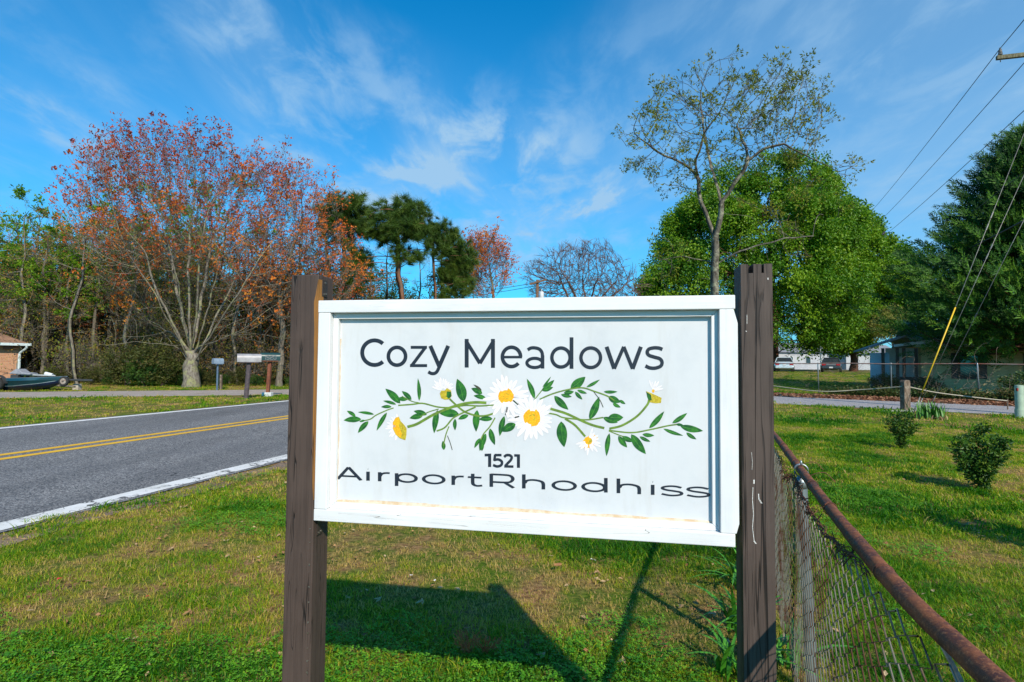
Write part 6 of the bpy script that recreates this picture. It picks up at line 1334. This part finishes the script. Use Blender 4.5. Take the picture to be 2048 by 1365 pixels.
hl = b.build('hull', [m_teal, m_navy, m_stripe], boat, recalc=True); smooth_by_angle(hl, 40)
b = MB(); dv_ = [];
for x in xs_: hw, sh, ke = hull_pts(x); dv_ += [(x, hw*.96, sh-.006), (x, 0, sh+.03), (x, -hw*.96, sh-.006)]
b.add(dv_, [(i*3+k, (i+1)*3+k, (i+1)*3+k+1, i*3+k+1) for i in range(nr-1) for k in range(2)]); b.build('deck', basic('grey_blue_deck', (.10, .15, .18), (.07, .10, .12), 6, .8), boat)
b = MB(); b.box(2.15, 2.5, -.1, .2, zb_-.1, zb_+.06); b.build('seat_base', m_winframe, boat)
b = MB(); b.prism([(1.55, zb_+.06), (2.55, zb_+.10), (2.5, zb_+.15), (2.25, zb_+.32), (2.15, zb_+.33), (1.95, zb_+.18), (1.55, zb_+.13)], -.22, .25, axis='y'); b.build('seat', m_seat, boat, bevel=.03)
b = MB(); b.tube([(.72, 0, zb_+.05), (1.05, 0, zb_+.12)], [.07, .085], 12); b.tube([(.55, .05, zb_+.03), (2.1, .1, zb_+.06)], .02, 8); b.build('trolling_motor', m_trimw, boat)
b = MB(); b.prism([(3.9, zb_-.15), (4.6, zb_-.15), (4.45, zb_+.12), (4.2, zb_+.16)], -.3, .3, axis='y'); b.build('console', m_teal, boat, bevel=.03)
m_tire = basic('tyre_rubber', (.018, .018, .018), (.03, .03, .03), 20, .8); m_rim = basic('rusty_pale_rim', (.45, .40, .34), (.22, .12, .08), 9, .5, .3)
tr_ = empty('boat_trailer', (bow[0], Ybt, 0), radians(180), 'black boat trailer with two wheels and jack wheel, under the bass boat', 'trailer')
b = MB()
for sy in (-.5, .5): b.tube([(0.05, 0, .50), (.9, sy*.9, .40), (5.2, sy, .38)], .045, 6)
b.tube([(-1.15, 0, .48), (.3, 0, .50), (1.2, 0, .42)], .05, 6); b.tube([(3.0, -.85, .36), (3.0, .85, .36)], .04, 6); b.tube([(1.8, -.5, .38), (1.8, .5, .38)], .04, 6); b.build('frame', m_winframe, tr_)
b = MB(); b.prism([(-.05, .5), (.18, .5), (.28, zb_-.2), (.2, zb_-.08), (.05, zb_-.08)], -.06, .06, axis='y'); b.build('winch_stand', m_navy, tr_)
def wheel(x, y, z, R_, w_, nm='wheel'):
    b = MB(); th = [(-w_/2, R_*.72), (-w_/2, R_*.93), (-w_*.3, R_), (w_*.3, R_), (w_/2, R_*.93), (w_/2, R_*.72)]; b.tube([(x, y+a_, z) for a_, _ in th], [r_ for _, r_ in th], 24); o = b.build(nm, m_tire, tr_); smooth_by_angle(o, 35)
    b = MB(); b.tube([(x, y-w_*.52, z), (x, y+w_*.52, z)], R_*.62, 18); b.build('rim', m_rim, o); b = MB(); b.tube([(x, y-w_*.58, z), (x, y+w_*.58, z)], R_*.17, 10); b.build('hub', m_winframe, o); return o
xw = 2.42; wheel(xw, .98, .31, .31, .19); wheel(xw, -.98, .31, .31, .19); wheel(.05, .16, .44, .22, .12, 'jack_wheel')
th = np.linspace(.1, pi-.1, 12)
for sy in (.98, -.98): b = MB(); b.add([(xw+.42*cos(t), sy+s_, .31+.42*sin(t)) for t in th for s_ in (-.12, .12)], [(2*i, 2*i+1, 2*i+3, 2*i+2) for i in range(11)]); b.build('fender', m_winframe, tr_)
q = G(154, 781); b = MB(); b.prism([(-.14, -.02), (.14, -.02), (.12, .3), (-.12, .3)], -.12, .12); o = b.build('concrete_block', basic('weathered_concrete', (.42, .38, .32), (.32, .28, .23), 8, .9), bevel=.01); o.location = q; tag(o, 'small pale block propping up the trailer tongue', 'block')
c0 = P(150, 774, Ybt-.2); b = MB(); b.tube([c0+[-1.1, .2, .05], c0+[0, 0, 0]], [.05, .045], 8); tag(b.build('log', bk_grey), 'grey pole lying between boat trailer and block', 'log')

# ------------------------------------------------------------------ shrubs on the lawn
def lawn_shrub(px, py, h_, w_, lab, seed, n=260, keep=1., loc=None):
    q = G(px, py) if loc is None else np.array(loc, float); root = root_at('shrub', q, lab, 'shrub'); r2 = np.random.default_rng(seed)
    v = r2.normal(size=(n, 3)); v /= np.linalg.norm(v, axis=1)[:, None]; v *= r2.uniform(.2, 1, n)[:, None]**.5; att = v*[w_/2, w_/2, h_*.42]+[0, 0, h_*.58]; att[:, :2] *= np.clip(.45+.75*(att[:, 2:]-.1)/h_, .3, 1.05)
    ln = [[(0, 0, -.05), (0, 0, .08)]]+[[(0, 0, .06), (a_*.3*w_, c_*.3*w_, h_*.4)] for a_, c_ in r2.normal(0, .35, (4, 2))]
    P_, par = colonize(att, ln, .05, .055, .6, bias=(0, 0, .12), jit=.2, seed=seed); r = radii(par, .0022, 2.3, .014, 1.1)
    tl = [T_leaves(7, .035, .042, .021, seed*3+s, out_=.9, up=.35) for s in range(4)]
    finish(root, P_, par, r, bk_red, tl, [lf_holly], .02, 1.15, 6, keep, .5, .5, lambda p: .1+.65*fbm(p[:, 0]*9, p[:, 2]*9, seed)+.15*(p[:, 2]/h_), spread=.02); return root
lawn_shrub(1965, 981, .74, .70, 'larger dark glossy shrub nearer the camera on the right lawn', 61, 420)
lawn_shrub(1803, 898, .68, .68, 'smaller looser shrub farther off on the right lawn', 62, 330, .8)
lawn_shrub(0, 0, 1.9, .8, 'tall narrow shrub on the lawn just outside the right edge', 63, 420, loc=(4.75, 3.15, 0))
def straps(px, py, n, h_, w_, spread, lab, name, cat, seed, arch=.5, loc=None, mat=None):
    q = G(px, py) if loc is None else np.array(loc, float); root = root_at(name, q, lab, cat); r2 = np.random.default_rng(seed)
    for k in range(n):
        az = r2.uniform(0, 2*pi); d = np.array([cos(az), sin(az), 0]); s_ = np.array([-sin(az), cos(az), 0]); L = h_*r2.uniform(.6, 1.15); ar = arch*r2.uniform(.3, 1.6); t = np.linspace(0, 1, 7)
        c_ = np.array([r2.normal(0, spread), r2.normal(0, spread), 0])+d*(L*ar*t**1.7)[:, None]+np.array([0, 0, 1])*(L*(t-ar*.55*t**2.4))[:, None]; ww = w_*r2.uniform(.7, 1.2)*np.array([.7, 1, 1, .95, .8, .5, .03])/2
        mid = c_-np.array([0, 0, 1])*(ww*.35)[:, None]; b = MB(); b.add(np.vstack([c_+s_*ww[:, None], mid, c_-s_*ww[:, None]]), [(i, i+1, i+8, i+7) for i in range(6)]+[(i+7, i+8, i+15, i+14) for i in range(6)]); b.build('leaf', mat or m_strap, root, smooth=True)
    return root
m_strap = basic('strap_leaf_green', (.035, .16, .010), (.075, .26, .018), 14, .4, stretch=(1, 1, .3)); m_strap2 = basic('iris_leaf_green', (.03, .13, .012), (.08, .22, .025), 7, .5); m_tan = basic('dead_tan_blades', (.36, .25, .13), (.26, .16, .08), 9, .8)
fl = lambda s, o: (lambda q: (q[0]+q[3]*o, q[1]+q[4]*o, 0))(near_line(s))
sB = sp0-1.0
for k, (px, py, nn_, hh_, lab) in enumerate(((1487, 1178, 22, .30, 'clump of green strap leaves left of the right post, farthest from the camera'), (1484, 1262, 24, .33, 'clump of green strap leaves left of the right post, in the middle of the row'), (1478, 1352, 22, .30, 'clump of green strap leaves left of the right post, nearest the camera'), (1560, 1330, 12, .26, 'small clump of strap leaves between the right post and the galvanised post'), (1502, 1120, 16, .3, 'clump of strap leaves mostly hidden behind the right post'))):
    straps(px, py, nn_+6, hh_, .021, .045, lab, 'strap_leaf_plant', 'plant', 70+k, .8)['group'] = 'strap-leaved plants along the near fence'
straps(1864, 838, 120, .52, .035, .16, 'clump of upright green iris leaves beside the gravel drive', 'iris_clump', 'plant', 80, .35, mat=m_strap2)
straps(1866, 839, 40, .22, .03, .2, 'dead tan leaves around the foot of the iris clump', 'dead_leaf_tuft', 'plant', 81, .9, mat=m_tan)
# small things on the near lawn
m_paper = basic('white_paper', (.80, .79, .76), (.7, .68, .66), 40, .8)
def scrap(px, py, w_, mat, name, lab, cat, seed):
    r2 = np.random.default_rng(seed); q = G(px, py); n_ = 7; th = np.sort(r2.uniform(0, 2*pi, n_)); ring = np.stack([np.cos(th)*w_*r2.uniform(.35, .6, n_), np.sin(th)*w_*r2.uniform(.3, .5, n_), r2.uniform(0, .4, n_)*w_], 1)
    b = MB(); b.add(np.vstack([[0, 0, w_*.25], ring]), [(0, 1+i, 1+(i+1) % n_) for i in range(n_)]); b.add(np.vstack([[0, 0, w_*.25-.0012], ring-[0, 0, .0012]]), [(0, 1+(i+1) % n_, 1+i) for i in range(n_)])
    o = b.build(name, mat); o.location = q+[0, 0, .042]; tag(o, lab, cat)
scrap(1186, 1134, .035, m_paper, 'paper_scrap', 'small white scrap on the grass below the middle of the sign', 'litter', 1)
scrap(869, 1176, .022, m_paper, 'petal', 'tiny white petal at the upper edge of the sign shadow, right of its twin', 'petal', 2); scrap(822, 1165, .018, m_paper, 'petal', 'tiny white petal at the upper edge of the sign shadow, left of its twin', 'petal', 3)
m_dl = basic('dry_leaf_brown', (.36, .17, .06), (.24, .10, .04), 30, .8)
scrap(1115, 1146, .055, m_dl, 'dry_leaf', 'tan dry leaf on the grass left of the white scrap', 'leaf', 4); scrap(1172, 1322, .035, m_dl, 'dry_leaf', 'small tan dry leaf low on the lawn right of the sign shadow', 'leaf', 5)
scrap(119, 1172, .03, basic('red_petal', (.45, .02, .02), None, 30, .6), 'red_petal', 'small red petal on the lawn at the far left', 'petal', 6); scrap(293, 1209, .03, basic('orange_leaf', (.5, .10, .03), None, 30, .6), 'orange_leaf', 'small orange-red leaf in the left lawn', 'leaf', 7)
for px, lab, sd_ in ((938, 'dry orange fern-like sprig in the sign shadow, the left one', 1), (972, 'dry orange fern-like sprig in the sign shadow, the right one', 2)):
    q = G(px, 1312); root = root_at('dry_sprig', q, lab, 'plant', 'dry orange sprigs in the sign shadow'); r2 = np.random.default_rng(sd_); b = MB()
    for k in range(16):
        az = r2.uniform(0, 6.28); tip_ = np.array([cos(az)*.07, sin(az)*.05, .06+.05*r2.uniform()]); b.tube([(0, 0, .01), tip_*.6+[0, 0, .01], tip_], .0012, 4)
        for j in range(7): f = .3+.1*j; leafquad(b, tip_*f, tip_+r2.normal(0, .05, 3), r2.normal(size=3), .022, .007)
    b.build('frond', basic('dry_orange_frond', (.50, .13, .04), (.36, .09, .03), 30, .8), root)
